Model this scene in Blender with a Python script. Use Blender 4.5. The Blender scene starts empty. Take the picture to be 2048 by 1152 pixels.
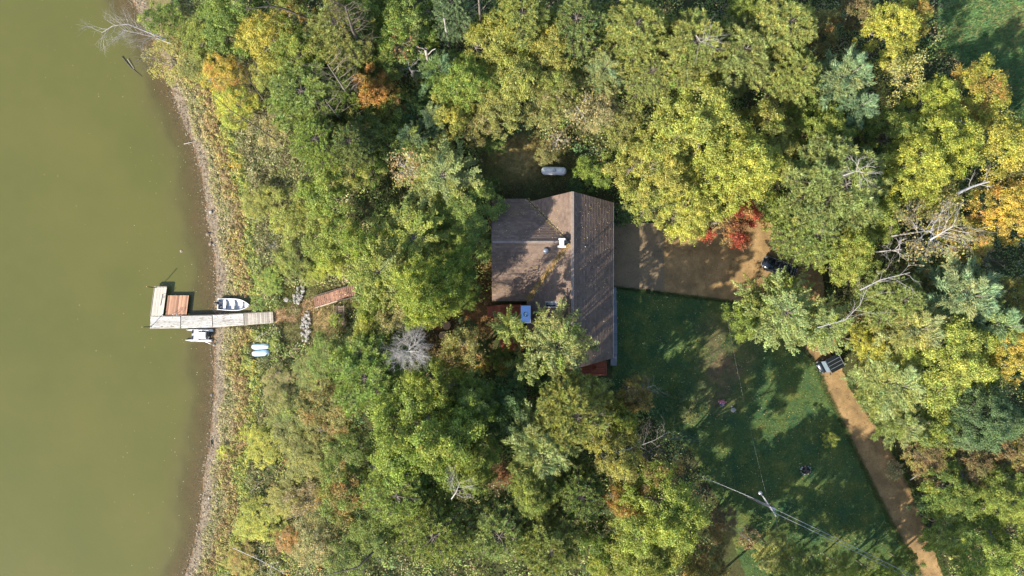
import bpy, bmesh, math, random
import numpy as np
from mathutils import Vector, Matrix
random.seed(7)
rng = np.random.default_rng(7)
scene = bpy.context.scene
COL = scene.collection

# ---------------------------------------------------------------- camera, sky, sun, exposure
H = 86.0            # flying height of the camera above the house plot (m)
S = 0.06            # metres per photo pixel at ground level
cam_d = bpy.data.cameras.new("camera")
cam = bpy.data.objects.new("camera", cam_d)
COL.objects.link(cam)
cam.location = (0, 0, H)
cam.rotation_euler = (0, 0, 0)
cam_d.sensor_width = 36.0
cam_d.lens = 36.0 * H / (2048 * S)
cam_d.clip_start = 0.5
cam_d.clip_end = 9000
scene.camera = cam

SUN_EL = math.radians(33.5)
SUN_AZ = math.radians(221.0)      # direction towards the sun, counter-clockwise from +X
world = bpy.data.worlds.new("World")
scene.world = world
world.use_nodes = True
wn = world.node_tree
wn.nodes.clear()
sky = wn.nodes.new("ShaderNodeTexSky")
sky.sky_type = 'NISHITA'
sky.sun_disc = False
sky.sun_elevation = SUN_EL
sky.sun_rotation = math.pi / 2 - SUN_AZ
bg = wn.nodes.new("ShaderNodeBackground")
bg.inputs["Strength"].default_value = 0.15
wo = wn.nodes.new("ShaderNodeOutputWorld")
wn.links.new(sky.outputs[0], bg.inputs["Color"])
wn.links.new(bg.outputs[0], wo.inputs["Surface"])
sl = bpy.data.lights.new("sun", 'SUN')
sl.energy = 5.0
sl.angle = math.radians(0.53)
sl.color = (1.0, 0.915, 0.77)
sun = bpy.data.objects.new("sun", sl)
COL.objects.link(sun)
sd = Vector((math.cos(SUN_AZ) * math.cos(SUN_EL), math.sin(SUN_AZ) * math.cos(SUN_EL), math.sin(SUN_EL)))
sun.rotation_euler = sd.to_track_quat('Z', 'Y').to_euler()
sun.location = sd * 150
scene.view_settings.view_transform = 'Standard'
scene.view_settings.look = 'None'
scene.view_settings.exposure = 1.3
scene.view_settings.gamma = 1.0
scene.view_settings.use_curve_mapping = False
scene.render.engine = 'CYCLES'
scene.cycles.max_bounces = 5
scene.cycles.diffuse_bounces = 4
scene.cycles.glossy_bounces = 2
scene.cycles.transmission_bounces = 2
scene.cycles.transparent_max_bounces = 6
scene.cycles.use_denoising = True

# ---------------------------------------------------------------- place finding
def P(px, py, z=0.0):
    f = (H - z) / H * S
    return ((px - 1024) * f, (576 - py) * f)

W = -2.4     # lake level
SH = [(-200, 190), (0, 262), (60, 300), (140, 330), (220, 355), (290, 385), (360, 405), (440, 413), (500, 425), (560, 432),
      (640, 428), (700, 426), (800, 426), (880, 419), (960, 406), (1030, 400), (1100, 385), (1152, 368), (1400, 300)]
_sy = np.array([P(0, a, W)[1] for a, b in SH])[::-1]
_sx = np.array([P(b, 0, W)[0] for a, b in SH])[::-1]
def shore_x(y):
    return np.interp(y, _sy, _sx)
def sstep(t):
    t = np.clip(t, 0, 1)
    return t * t * (3 - 2 * t)
def gz(x, y):
    """height of the ground (numpy or float)"""
    x = np.asarray(x, float); y = np.asarray(y, float)
    d = x - shore_x(y)
    low = W + 0.03 + np.clip(d, 0, 7) * 0.05
    bed = W + 0.03 + np.clip(d, -14, 0) * 0.13
    z = np.where(d < 0, bed, low)
    return z + (0 - (W + 0.38)) * sstep((d - 7) / 15.0)
def G(px, py, up=0.0):
    z = 0.0
    for _ in range(5):
        x, y = P(px, py, z + up)
        z = float(gz(x, y))
    return Vector((x, y, z))
def to_px(x, y, z=0.0):
    f = (H - z) / H * S
    return x / f + 1024, 576 - y / f

# ---------------------------------------------------------------- object helpers
def tag(o, label=None, cat=None, group=None, kind=None):
    if label: o['label'] = label
    if cat: o['category'] = cat
    if group: o['group'] = group
    if kind: o['kind'] = kind
    return o
def link(name, me, m=None, parent=None, loc=None, rot=None, scale=None):
    o = bpy.data.objects.new(name, me)
    COL.objects.link(o)
    if m is not None and me is not None and len(me.materials) == 0:
        me.materials.append(m)
    if parent is not None: o.parent = parent
    if loc is not None: o.location = loc
    if rot is not None: o.rotation_euler = rot
    if scale is not None: o.scale = scale
    return o
def thing(name, label, cat, loc=(0, 0, 0), rz=0.0, group=None, tilt=None):
    o = bpy.data.objects.new(name, None)
    COL.objects.link(o)
    o.empty_display_size = 0.3
    o.location = loc
    o.rotation_euler = tilt if tilt else (0, 0, rz)
    return tag(o, label, cat, group)
def copy_tree(o, parent=None):
    c = o.copy(); COL.objects.link(c); c.parent = parent
    for ch in list(o.children): copy_tree(ch, c)
    return c
def np_mesh(name, V, k, tint=None):
    """mesh of k-gons, k vertices each, from an (n*k,3) array"""
    V = np.ascontiguousarray(V, dtype=np.float32)
    n = len(V) // k
    me = bpy.data.meshes.new(name)
    me.vertices.add(n * k)
    me.vertices.foreach_set("co", V.ravel())
    me.loops.add(n * k)
    me.loops.foreach_set("vertex_index", np.arange(n * k, dtype=np.int32))
    me.polygons.add(n)
    me.polygons.foreach_set("loop_start", np.arange(0, n * k, k, dtype=np.int32))
    me.polygons.foreach_set("loop_total", np.full(n, k, dtype=np.int32))
    if tint is not None:
        a = me.attributes.new("tint", 'FLOAT_COLOR', 'FACE')
        a.data.foreach_set("color", np.ascontiguousarray(tint, dtype=np.float32).ravel())
    me.update(calc_edges=True)
    return me
def idx_mesh(name, V, F, smooth=False, tint=None):
    me = bpy.data.meshes.new(name)
    me.from_pydata([tuple(v) for v in V], [], [tuple(f) for f in F])
    if tint is not None:
        a = me.attributes.new("tint", 'FLOAT_COLOR', 'FACE')
        a.data.foreach_set("color", np.array(tint, dtype=np.float32).ravel())
    if smooth:
        me.polygons.foreach_set("use_smooth", [True] * len(me.polygons))
    me.update()
    return me
def bm_mesh(name, bm, smooth=False):
    me = bpy.data.meshes.new(name)
    bmesh.ops.recalc_face_normals(bm, faces=bm.faces)
    bm.to_mesh(me); bm.free()
    if smooth: me.polygons.foreach_set("use_smooth", [True] * len(me.polygons))
    return me
def add_box(bm, c, s, rz=0.0, bev=0.0, rot=None):
    M = Matrix.Translation(c) @ (rot if rot else Matrix.Rotation(rz, 4, 'Z')) @ Matrix.Diagonal((s[0], s[1], s[2], 1))
    r = bmesh.ops.create_cube(bm, size=1.0, matrix=M)
    if bev:
        es = list({e for v in r['verts'] for e in v.link_edges})
        bmesh.ops.bevel(bm, geom=es, offset=bev, segments=2, affect='EDGES', profile=0.5)
def add_tube(bm, pts, r, n=8, r2=None, cap=True):
    pts = [Vector(p) for p in pts]
    rings = []
    for i, p in enumerate(pts):
        d = (pts[min(i + 1, len(pts) - 1)] - pts[max(i - 1, 0)]).normalized()
        a = d.orthogonal().normalized(); b = d.cross(a)
        rr = r if r2 is None else r + (r2 - r) * i / (len(pts) - 1)
        rings.append([bm.verts.new(p + (a * math.cos(t) + b * math.sin(t)) * rr) for t in [2 * math.pi * k / n for k in range(n)]])
    for q in range(len(rings) - 1):
        A, B = rings[q], rings[q + 1]
        ref = min(range(n), key=lambda s: (A[0].co - B[s].co).length)
        for k in range(n):
            bm.faces.new((A[k], A[(k + 1) % n], B[(k + 1 + ref) % n], B[(k + ref) % n]))
    if cap:
        bm.faces.new(rings[0][::-1]); bm.faces.new(rings[-1])
def add_lathe(bm, prof, c=(0, 0, 0), n=20, axis='Z'):
    c = Vector(c)
    rings = []
    for r, h in prof:
        ring = []
        for k in range(n):
            t = 2 * math.pi * k / n
            if axis == 'Z': v = Vector((r * math.cos(t), r * math.sin(t), h))
            elif axis == 'X': v = Vector((h, r * math.cos(t), r * math.sin(t)))
            else: v = Vector((r * math.sin(t), h, r * math.cos(t)))
            ring.append(bm.verts.new(c + v))
        rings.append(ring)
    for A, B in zip(rings, rings[1:]):
        for k in range(n):
            bm.faces.new((A[k], A[(k + 1) % n], B[(k + 1) % n], B[k]))
    bm.faces.new(rings[0][::-1]); bm.faces.new(rings[-1])
def loft(name, secs, closed=True, smooth=True, caps=True):
    V = []; F = []; n = len(secs[0])
    for s in secs: V += s
    for i in range(len(secs) - 1):
        for k in range(n if closed else n - 1):
            a = i * n + k; b = i * n + (k + 1) % n
            F.append((a, b, b + n, a + n))
    if caps and closed:
        F.append(tuple(range(n))[::-1]); F.append(tuple((len(secs) - 1) * n + k for k in range(n)))
    me = idx_mesh(name, V, F, smooth)
    bm = bmesh.new(); bm.from_mesh(me)
    bmesh.ops.recalc_face_normals(bm, faces=bm.faces)
    bm.to_mesh(me); bm.free()
    return me
def box(name, c, s, m, parent=None, rz=0.0, bev=0.0, rot=None):
    bm = bmesh.new(); add_box(bm, (0, 0, 0), s, 0, bev)
    o = link(name, bm_mesh(name, bm), m, parent, c, rot if rot else (0, 0, rz))
    return o
_unit = {}
def unit_plank(m):
    if m.name not in _unit:
        bm = bmesh.new(); add_box(bm, (0, 0, 0), (1, 1, 1))
        me = bm_mesh("plank", bm); me.materials.append(m); _unit[m.name] = me
    return _unit[m.name]
def plank(name, m, parent, c, s, rz=0.0, rot=None):
    return link(name, unit_plank(m), None, parent, c, rot if rot else (0, 0, rz), s)

# ---------------------------------------------------------------- materials
def mat(name):
    m = bpy.data.materials.new(name); m.use_nodes = True
    nt = m.node_tree
    return m, nt, nt.nodes["Principled BSDF"]
def N(nt, t, **kw):
    n = nt.nodes.new(t)
    for k, v in kw.items(): setattr(n, k, v)
    return n
def noise(nt, scale, detail=4, rough=0.6, coord=None, dist=0.0, stretch=None):
    n = N(nt, "ShaderNodeTexNoise")
    n.inputs["Scale"].default_value = scale
    n.inputs["Detail"].default_value = detail
    n.inputs["Roughness"].default_value = rough
    n.inputs["Distortion"].default_value = dist
    if coord is not None:
        if stretch:
            mp = N(nt, "ShaderNodeMapping"); mp.inputs["Scale"].default_value = stretch
            nt.links.new(coord, mp.inputs[0]); coord = mp.outputs[0]
        nt.links.new(coord, n.inputs["Vector"])
    return n.outputs["Fac"]
def ramp(nt, fac, stops):
    r = N(nt, "ShaderNodeValToRGB")
    e = r.color_ramp.elements
    while len(e) < len(stops): e.new(0.5)
    for i, (p, c) in enumerate(stops):
        e[i].position = p
        e[i].color = (c, c, c, 1) if not hasattr(c, '__len__') else (c[0], c[1], c[2], 1)
    nt.links.new(fac, r.inputs[0])
    return r.outputs[0]
def mix(nt, a, b, fac=1.0, typ='MIX'):
    n = N(nt, "ShaderNodeMix", data_type='RGBA', blend_type=typ)
    for sock, v in ((n.inputs[0], fac), (n.inputs[6], a), (n.inputs[7], b)):
        if isinstance(v, bpy.types.NodeSocket): nt.links.new(v, sock)
        elif hasattr(v, '__len__'): sock.default_value = (v[0], v[1], v[2], 1)
        else: sock.default_value = v
    return n.outputs[2]
def bump(nt, b, h, strength=0.5, dist=0.05):
    n = N(nt, "ShaderNodeBump"); n.inputs["Strength"].default_value = strength; n.inputs["Distance"].default_value = dist
    nt.links.new(h, n.inputs["Height"]); nt.links.new(n.outputs[0], b.inputs["Normal"])
def geo(nt): return N(nt, "ShaderNodeNewGeometry").outputs["Position"]
def objc(nt): return N(nt, "ShaderNodeTexCoord").outputs["Object"]
def orand(nt): return N(nt, "ShaderNodeObjectInfo").outputs["Random"]

def simple(name, col, rough=0.6, metal=0.0, var=0.15, scale=3.0, spec=0.5, coat=0.0):
    m, nt, b = mat(name)
    c = noise(nt, scale, 5, 0.65, geo(nt))
    v = ramp(nt, c, [(0.25, 1 - var * 1.6), (0.75, 1 + var)])
    nt.links.new(mix(nt, col, v, 1.0, 'MULTIPLY'), b.inputs["Base Color"])
    b.inputs["Roughness"].default_value = rough
    b.inputs["Metallic"].default_value = metal
    b.inputs["Specular IOR Level"].default_value = spec
    b.inputs["Coat Weight"].default_value = coat
    bump(nt, b, c, 0.15, 0.02)
    return m
def wood(name, c1, c2, axis='X', worn=None, amount=0.5, rand=0.35):
    """weathered boards: grain along one axis of the world, every board its own tone"""
    m, nt, b = mat(name)
    st = {'X': (1.2, 14, 14), 'Y': (14, 1.2, 14)}[axis]
    g = noise(nt, 1.0, 6, 0.7, geo(nt), 0.4, st)
    col = ramp(nt, g, [(0.3, c1), (0.7, c2)])
    r = orand(nt)
    tone = ramp(nt, r, [(0.0, 1 - rand), (1.0, 1 + rand * 0.6)])
    col = mix(nt, col, tone, 1.0, 'MULTIPLY')
    if worn:
        w = noise(nt, 1.0, 7, 0.75, geo(nt), 0.8, (2.2, 9, 9) if axis == 'X' else (9, 2.2, 9))
        col = mix(nt, worn, col, ramp(nt, w, [(amount - 0.06, 0.0), (amount + 0.04, 1.0)]))
    nt.links.new(col, b.inputs["Base Color"])
    b.inputs["Roughness"].default_value = 0.8
    bump(nt, b, g, 0.5, 0.02)
    return m

M_dockwhite = wood("peeling_white_paint", (0.38, 0.37, 0.34), (0.52, 0.51, 0.48), 'X', (0.17, 0.135, 0.10), 0.46, 0.24)
M_dockgrey = wood("weathered_grey_boards", (0.20, 0.17, 0.14), (0.42, 0.38, 0.32), 'X', rand=0.35)
M_dockgreyY = wood("weathered_pale_boards", (0.25, 0.22, 0.18), (0.44, 0.41, 0.35), 'Y', rand=0.22)
M_raft = wood("reddish_cedar_boards", (0.27, 0.13, 0.075), (0.44, 0.25, 0.155), 'Y', rand=0.55)
M_stair = wood("red_brown_stair_boards", (0.17, 0.085, 0.055), (0.30, 0.155, 0.105), 'Y', rand=0.35)
M_stair2 = wood("dull_brown_boards", (0.16, 0.11, 0.08), (0.27, 0.19, 0.14), 'Y', rand=0.35)
M_deck = wood("orange_red_stained_boards", (0.23, 0.058, 0.026), (0.36, 0.10, 0.048), 'X', rand=0.25)
M_siding = wood("brown_wood_siding", (0.10, 0.06, 0.035), (0.17, 0.10, 0.06), 'X', rand=0.2)
M_frame = simple("pale_wood_frame", (0.33, 0.27, 0.2), 0.8)
M_post = simple("dark_wet_post", (0.06, 0.045, 0.03), 0.8)
M_conc = simple("grey_concrete", (0.17, 0.18, 0.19), 0.85, var=0.25, scale=1.6)
M_white = simple("white_paint_metal", (0.60, 0.61, 0.62), 0.38, var=0.06)
M_offwhite = simple("weathered_white_paint", (0.42, 0.43, 0.43), 0.45, var=0.22, scale=2.0)
M_alu = simple("brushed_aluminium", (0.55, 0.56, 0.58), 0.35, 0.85, 0.1)
M_aluin = simple("boat_floor_grey", (0.36, 0.37, 0.38), 0.6, 0.1, 0.2)
M_cap = simple("sky_tinted_metal_cap", (0.30, 0.42, 0.60), 0.22, 1.0, 0.06)  # blue of the reflected sky put into the metal's own colour
M_black = simple("black_rubber_plastic", (0.012, 0.012, 0.014), 0.45, var=0.2)
M_carpaint = simple("black_blue_car_paint", (0.010, 0.014, 0.020), 0.25, 0.3, 0.05, coat=0.8)
M_glass = simple("dark_glass", (0.012, 0.016, 0.02), 0.06, 0.0, 0.0, spec=0.8)
M_windsh = simple("sky_tinted_windshield", (0.14, 0.18, 0.22), 0.10, 0.2, 0.1, spec=0.9)  # pale tint stands in for sky reflected in the glass
M_kayak = simple("pale_blue_hull", (0.46, 0.60, 0.67), 0.35, var=0.05)
M_kayakb = simple("blue_hull_band", (0.07, 0.26, 0.42), 0.4, var=0.1)
M_steel = simple("galvanised_steel", (0.32, 0.33, 0.35), 0.45, 0.7, 0.15)
M_wire = simple("aluminium_cable", (0.34, 0.34, 0.36), 0.4, 0.6, 0.1)
M_polewood = simple("grey_pole_wood", (0.27, 0.26, 0.26), 0.85, var=0.3, scale=5)
M_stone = simple("pale_boulder_stone", (0.25, 0.235, 0.21), 0.85, var=0.35, scale=2.5)
M_stoneb = simple("brown_shore_stone", (0.20, 0.15, 0.11), 0.85, var=0.35, scale=2.5)
M_ash = simple("black_ash", (0.012, 0.012, 0.013), 0.95)
M_pink = simple("pink_petals", (0.62, 0.22, 0.27), 0.7)
M_slate = simple("dark_slate_pot", (0.06, 0.07, 0.09), 0.5, var=0.3)
M_rust = simple("rust_brown_table_wood", (0.20, 0.07, 0.035), 0.6, var=0.3, scale=6)
M_rim = simple("tan_table_rim", (0.36, 0.20, 0.10), 0.6)

def leafmat(name, trans=0.3, rough=0.55, shift=0.22):
    m, nt, b = mat(name)
    oi = N(nt, "ShaderNodeObjectInfo")
    at = N(nt, "ShaderNodeAttribute", attribute_name="tint")
    ac = N(nt, "ShaderNodeAttribute", attribute_type='OBJECT', attribute_name="accent")
    c = mix(nt, oi.outputs["Color"], ac.outputs["Color"], at.outputs["Alpha"])
    c = mix(nt, c, at.outputs["Color"], 1.0, 'MULTIPLY')
    v = ramp(nt, noise(nt, 0.45, 3, 0.6, geo(nt)), [(0.3, (1 - shift, 1 - shift * 0.9, 1 - shift)), (0.7, (1 + shift * 1.3, 1 + shift, 1.0))])
    c = mix(nt, c, v, 1.0, 'MULTIPLY')
    nt.links.new(c, b.inputs["Base Color"])
    b.inputs["Roughness"].default_value = rough
    b.inputs["Specular IOR Level"].default_value = 0.35
    tr = N(nt, "ShaderNodeBsdfTranslucent")
    c2 = mix(nt, c, (1.15, 1.1, 0.45), 1.0, 'MULTIPLY')
    nt.links.new(c2, tr.inputs["Color"])
    ms = N(nt, "ShaderNodeMixShader"); ms.inputs[0].default_value = trans
    nt.links.new(b.outputs[0], ms.inputs[1]); nt.links.new(tr.outputs[0], ms.inputs[2])
    nt.links.new(ms.outputs[0], nt.nodes["Material Output"].inputs[0])
    return m
M_leaf = leafmat("leaf", 0.42)
M_needle = leafmat("needle", 0.28, 0.5, 0.15)
def stuffleaf(name, trans=0.25):
    m, nt, b = mat(name)
    at = N(nt, "ShaderNodeAttribute", attribute_name="tint")
    nt.links.new(at.outputs["Color"], b.inputs["Base Color"])
    b.inputs["Roughness"].default_value = 0.7
    b.inputs["Specular IOR Level"].default_value = 0.25
    tr = N(nt, "ShaderNodeBsdfTranslucent")
    nt.links.new(at.outputs["Color"], tr.inputs["Color"])
    ms = N(nt, "ShaderNodeMixShader"); ms.inputs[0].default_value = trans
    nt.links.new(b.outputs[0], ms.inputs[1]); nt.links.new(tr.outputs[0], ms.inputs[2])
    nt.links.new(ms.outputs[0], nt.nodes["Material Output"].inputs[0])
    return m
M_stuff = stuffleaf("undergrowth_leaf")
def barkmat(name, a, b_):
    m, nt, b = mat(name)
    n = noise(nt, 3.0, 6, 0.7, geo(nt), 0.5, (1, 1, 0.25))
    nt.links.new(ramp(nt, n, [(0.3, a), (0.7, b_)]), b.inputs["Base Color"])
    b.inputs["Roughness"].default_value = 0.9
    bump(nt, b, n, 0.6, 0.05)
    return m
M_bark = barkmat("bark", (0.07, 0.055, 0.04), (0.20, 0.17, 0.14))
M_deadbark = barkmat("bleached_dead_wood", (0.20, 0.18, 0.165), (0.38, 0.355, 0.33))
M_darkbark = barkmat("dark_bark", (0.03, 0.024, 0.018), (0.10, 0.08, 0.065))

# ---------------------------------------------------------------- ground, lake, sheets
def inpoly(x, y, poly):
    x = np.asarray(x); y = np.asarray(y)
    r = np.zeros(x.shape, bool); n = len(poly); j = n - 1
    for i in range(n):
        xi, yi = poly[i]; xj, yj = poly[j]
        c = ((yi > y) != (yj > y)) & (x < (xj - xi) * (y - yi) / (yj - yi + 1e-12) + xi)
        r ^= c; j = i
    return r
def wob(x, y, s=1.0, seed=0.0):
    """cheap smooth wobble, about -1..1"""
    return (np.sin(x * 1.3 * s + 1.7 + seed) * np.cos(y * 1.1 * s - 0.6 + seed * 2) + 0.6 * np.sin(x * 2.9 * s - y * 2.3 * s + seed)
            + 0.4 * np.cos(x * 5.3 * s + y * 4.7 * s + seed * 3)) / 2.0
LAWN = [(1224, 574), (1300, 584), (1400, 596), (1460, 600), (1530, 640), (1600, 700), (1632, 728), (1650, 780), (1700, 880), (1750, 985),
        (1800, 1080), (1850, 1175), (1500, 1175), (1440, 1010), (1380, 900), (1280, 820), (1224, 790)]
DRIVE = [(1322, 440), (1420, 455), (1520, 440), (1600, 470), (1640, 520), (1650, 600), (1672, 690), (1695, 770), (1750, 850), (1800, 930), (1850, 1050),
         (1895, 1180), (1845, 1180), (1800, 1080), (1750, 985), (1700, 880), (1650, 780), (1628, 715), (1560, 640), (1480, 606), (1400, 596), (1320, 584)]
PAD = [(1222, 446), (1328, 446), (1328, 582), (1222, 574)]
CLEAR = [(960, 300), (1010, 275), (1080, 285), (1170, 320), (1180, 380), (1020, 392), (965, 385)]
MEADOW = [(1880, -60), (2200, -60), (2200, 230), (2040, 235), (1990, 190), (1930, 130), (1875, 90)]
STRAW = [(540, 622), (600, 603), (640, 590), (640, 640), (600, 640), (548, 648)]
HOUSEZ = [(975, 385), (1232, 385), (1238, 760), (1090, 750), (950, 720), (945, 600), (975, 600)]
YARD = [(840, 560), (985, 520), (985, 740), (900, 730), (840, 690)]
def poly_px(x, y, poly):
    a, b = to_px(x, y, 0.0)
    return inpoly(a + 2.0 * wob(x, y, 1.1) + 1.6 * wob(x, y, 3.7), b + 2.0 * wob(x, y, 1.3, 2.0) + 1.6 * wob(x, y, 4.3, 2.0), poly)
def ell(px, py, cx, cy, rx, ry):
    return np.exp(-(((px - cx) / rx) ** 2 + ((py - cy) / ry) ** 2))
def ground_col(x, y):
    px, py = to_px(x, y, gz(x, y))
    d = x - shore_x(y)
    n = 0.5 + 0.5 * wob(x, y, 0.8)
    c = np.zeros(x.shape + (3,))
    def setc(w, col):
        w = np.clip(w, 0, 1)[..., None]
        c[:] = c * (1 - w) + np.array(col) * w
    setc(np.ones(x.shape), (0.055, 0.05, 0.022))
    setc(n * 0.7, (0.045, 0.07, 0.02))
    setc(np.clip((16 - d) / 8, 0, 1) * 0.8, (0.13, 0.13, 0.05))
    setc(np.clip((5.8 - d) / 1.5, 0, 1), (0.15, 0.13, 0.06))
    setc(ell(px, py, 1035, 315, 52, 36) * 1.4, (0.30, 0.22, 0.085))
    setc(ell(px, py, 985, 345, 30, 25), (0.15, 0.14, 0.04))
    setc(inpoly(px, py, YARD) * (0.4 + 0.5 * n), (0.10, 0.062, 0.025))
    setc(ell(px, py, 950, 630, 30, 30), (0.24, 0.12, 0.045))
    setc(inpoly(px, py, STRAW) * 1.0, (0.40, 0.26, 0.15))
    setc(ell(px, py, 640, 640, 30, 30), (0.28, 0.20, 0.09))
    setc(ell(px, py, 1010, 950, 50, 30), (0.12, 0.06, 0.035))
    setc(inpoly(px, py, MEADOW) * 1.0, (0.10, 0.18, 0.055))
    setc(inpoly(px, py, MEADOW) * n * 0.5, (0.07, 0.16, 0.07))
    setc(ell(px, py, 2050, 50, 40, 40) * inpoly(px, py, MEADOW), (0.28, 0.20, 0.08))
    setc(ell(px, py, 1850, 960, 60, 60) * 0.7, (0.09, 0.06, 0.03))
    setc((d < 1.5 + 0.45 * wob(x, y, 1.5)), (0.205, 0.165, 0.115))
    setc((d < 0.15) & (d > -3), (0.17, 0.105, 0.055))
    setc(np.clip((-d - 2) / 8, 0, 1), (0.16, 0.13, 0.05))
    return c
def ground_material():
    m, nt, b = mat("ground_soil_and_litter")
    at = N(nt, "ShaderNodeAttribute", attribute_name="tint")
    p = geo(nt)
    f1 = ramp(nt, noise(nt, 1.3, 8, 0.75, p), [(0.25, 0.55), (0.5, 1.0), (0.8, 1.6)])
    f2 = ramp(nt, noise(nt, 9.0, 4, 0.8, p), [(0.3, 0.6), (0.7, 1.4)])
    c = mix(nt, at.outputs["Color"], f1, 1.0, 'MULTIPLY')
    c = mix(nt, c, f2, 1.0, 'MULTIPLY')
    sp = ramp(nt, noise(nt, 14.0, 2, 0.5, p), [(0.66, 0.0), (0.70, 1.0)])
    c = mix(nt, c, (0.26, 0.19, 0.09), mix(nt, (0, 0, 0), sp, 0.6))
    nt.links.new(c, b.inputs["Base Color"])
    b.inputs["Roughness"].default_value = 0.95
    b.inputs["Specular IOR Level"].default_value = 0.15
    bump(nt, b, noise(nt, 7.0, 6, 0.8, p), 0.9, 0.12)
    return m
M_ground = ground_material()
def grid_sheet(name, xs, ys, zf, m, colf, mask=None, kind='structure'):
    X, Y = np.meshgrid(xs, ys)
    Z = zf(X, Y)
    V = np.stack([X, Y, Z], -1).reshape(-1, 3)
    nx, ny = len(xs), len(ys)
    I = np.arange((ny - 1) * nx).reshape(ny - 1, nx)[:, :-1]
    Q = np.stack([I, I + 1, I + nx + 1, I + nx], -1).reshape(-1, 4)
    if mask is not None:
        C = V[Q].mean(1)
        Q = Q[mask(C[:, 0], C[:, 1])]
        u, inv = np.unique(Q, return_inverse=True)
        V = V[u]; Q = inv.reshape(-1, 4)
    me = bpy.data.meshes.new(name)
    me.vertices.add(len(V)); me.vertices.foreach_set("co", V.astype(np.float32).ravel())
    me.loops.add(len(Q) * 4); me.loops.foreach_set("vertex_index", Q.astype(np.int32).ravel())
    me.polygons.add(len(Q))
    me.polygons.foreach_set("loop_start", np.arange(0, len(Q) * 4, 4, dtype=np.int32))
    me.polygons.foreach_set("loop_total", np.full(len(Q), 4, dtype=np.int32))
    me.polygons.foreach_set("use_smooth", np.ones(len(Q), bool))
    if colf is not None:
        c = colf(V[:, 0], V[:, 1])
        c4 = np.ones((len(V), 4), np.float32); c4[:, :c.shape[1]] = c
        a = me.attributes.new("tint", 'FLOAT_COLOR', 'POINT'); a.data.foreach_set("color", c4.ravel())
    me.update(calc_edges=True)
    o = link(name, me, m)
    if kind: o['kind'] = kind
    return o
def stepped(inner, step, outer):
    a = np.arange(-inner, inner + step / 2, step)
    e = np.array([inner + 2, inner + 6, inner + 15, inner + 40, 200, 600, 2500.0])
    return np.concatenate([-e[::-1], a, e])
xs = stepped(67, 0.34, 0); ys = stepped(39, 0.34, 0)
def ground_z(x, y):
    d = x - shore_x(y)
    rough = 0.035 * wob(x, y, 1.1) + 0.02 * wob(x, y, 3.1, 4)
    return gz(x, y) + np.where(d > 2, rough, rough * 0.25) - 0.03
grid_sheet("ground", xs, ys, ground_z, M_ground, ground_col)

# the lake: murky green water, shallow and brown over the bed near the bank
def water_mat():
    m, nt, b = mat("murky_lake_water")
    at = N(nt, "ShaderNodeAttribute", attribute_name="tint")      # R = depth factor
    p = geo(nt)
    sepn = N(nt, "ShaderNodeSeparateColor"); nt.links.new(at.outputs["Color"], sepn.inputs[0])
    big = noise(nt, 0.09, 4, 0.6, p)
    deep = ramp(nt, big, [(0.3, (0.074, 0.078, 0.021)), (0.7, (0.090, 0.087, 0.025))])
    sh = ramp(nt, noise(nt, 0.6, 5, 0.7, p), [(0.3, (0.068, 0.057, 0.025)), (0.7, (0.092, 0.072, 0.032))])
    c = mix(nt, sh, deep, sepn.outputs[0])
    nt.links.new(c, b.inputs["Base Color"])
    b.inputs["Roughness"].default_value = 0.12
    b.inputs["IOR"].default_value = 1.33
    al = N(nt, "ShaderNodeMapRange"); al.inputs[1].default_value = 0.0; al.inputs[2].default_value = 0.6; al.inputs[3].default_value = 0.55; al.inputs[4].default_value = 1.0
    nt.links.new(sepn.outputs[0], al.inputs[0]); nt.links.new(al.outputs[0], b.inputs["Alpha"])
    bump(nt, b, noise(nt, 2.2, 3, 0.6, p, 0.3), 0.25, 0.03)
    return m
M_water = water_mat()
def depth_col(x, y):
    d = shore_x(y) - x
    d = d + 0.8 * wob(x, y, 0.35)
    t = sstep((d + 0.3) / 6.2)
    return np.stack([t, t, t], -1)
wx = np.concatenate([[-2500, -600, -200, -110, -80, -72], np.arange(-66, -28, 0.5)])
wy = np.concatenate([[-2500, -600, -200, -90, -50], np.arange(-42, 42.1, 0.5), [50, 90, 200, 600, 2500]])
grid_sheet("water", wx, wy, lambda x, y: np.full(x.shape, W), M_water, depth_col, mask=lambda x, y: x < shore_x(y) + 0.6)

# lawn, driveway, parking pad: sheets laid on the ground
def lawn_mat():
    m, nt, b = mat("mown_grass")
    p = geo(nt)
    c = ramp(nt, noise(nt, 0.35, 5, 0.65, p), [(0.3, (0.028, 0.074, 0.032)), (0.52, (0.066, 0.105, 0.030)), (0.72, (0.140, 0.145, 0.034))])
    c = mix(nt, c, ramp(nt, noise(nt, 5.0, 6, 0.85, p), [(0.28, 0.40), (0.72, 1.6)]), 1.0, 'MULTIPLY')
    at = N(nt, "ShaderNodeAttribute", attribute_name="tint")
    sepn = N(nt, "ShaderNodeSeparateColor"); nt.links.new(at.outputs["Color"], sepn.inputs[0])
    bare = ramp(nt, noise(nt, 1.2, 6, 0.7, p), [(0.2, (0.10, 0.06, 0.035)), (0.8, (0.24, 0.16, 0.09))])
    c = mix(nt, c, bare, sepn.outputs[0])
    nt.links.new(c, b.inputs["Base Color"])
    b.inputs["Roughness"].default_value = 0.9
    b.inputs["Specular IOR Level"].default_value = 0.2
    bump(nt, b, noise(nt, 11.0, 5, 0.85, p), 1.0, 0.12)
    return m
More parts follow.
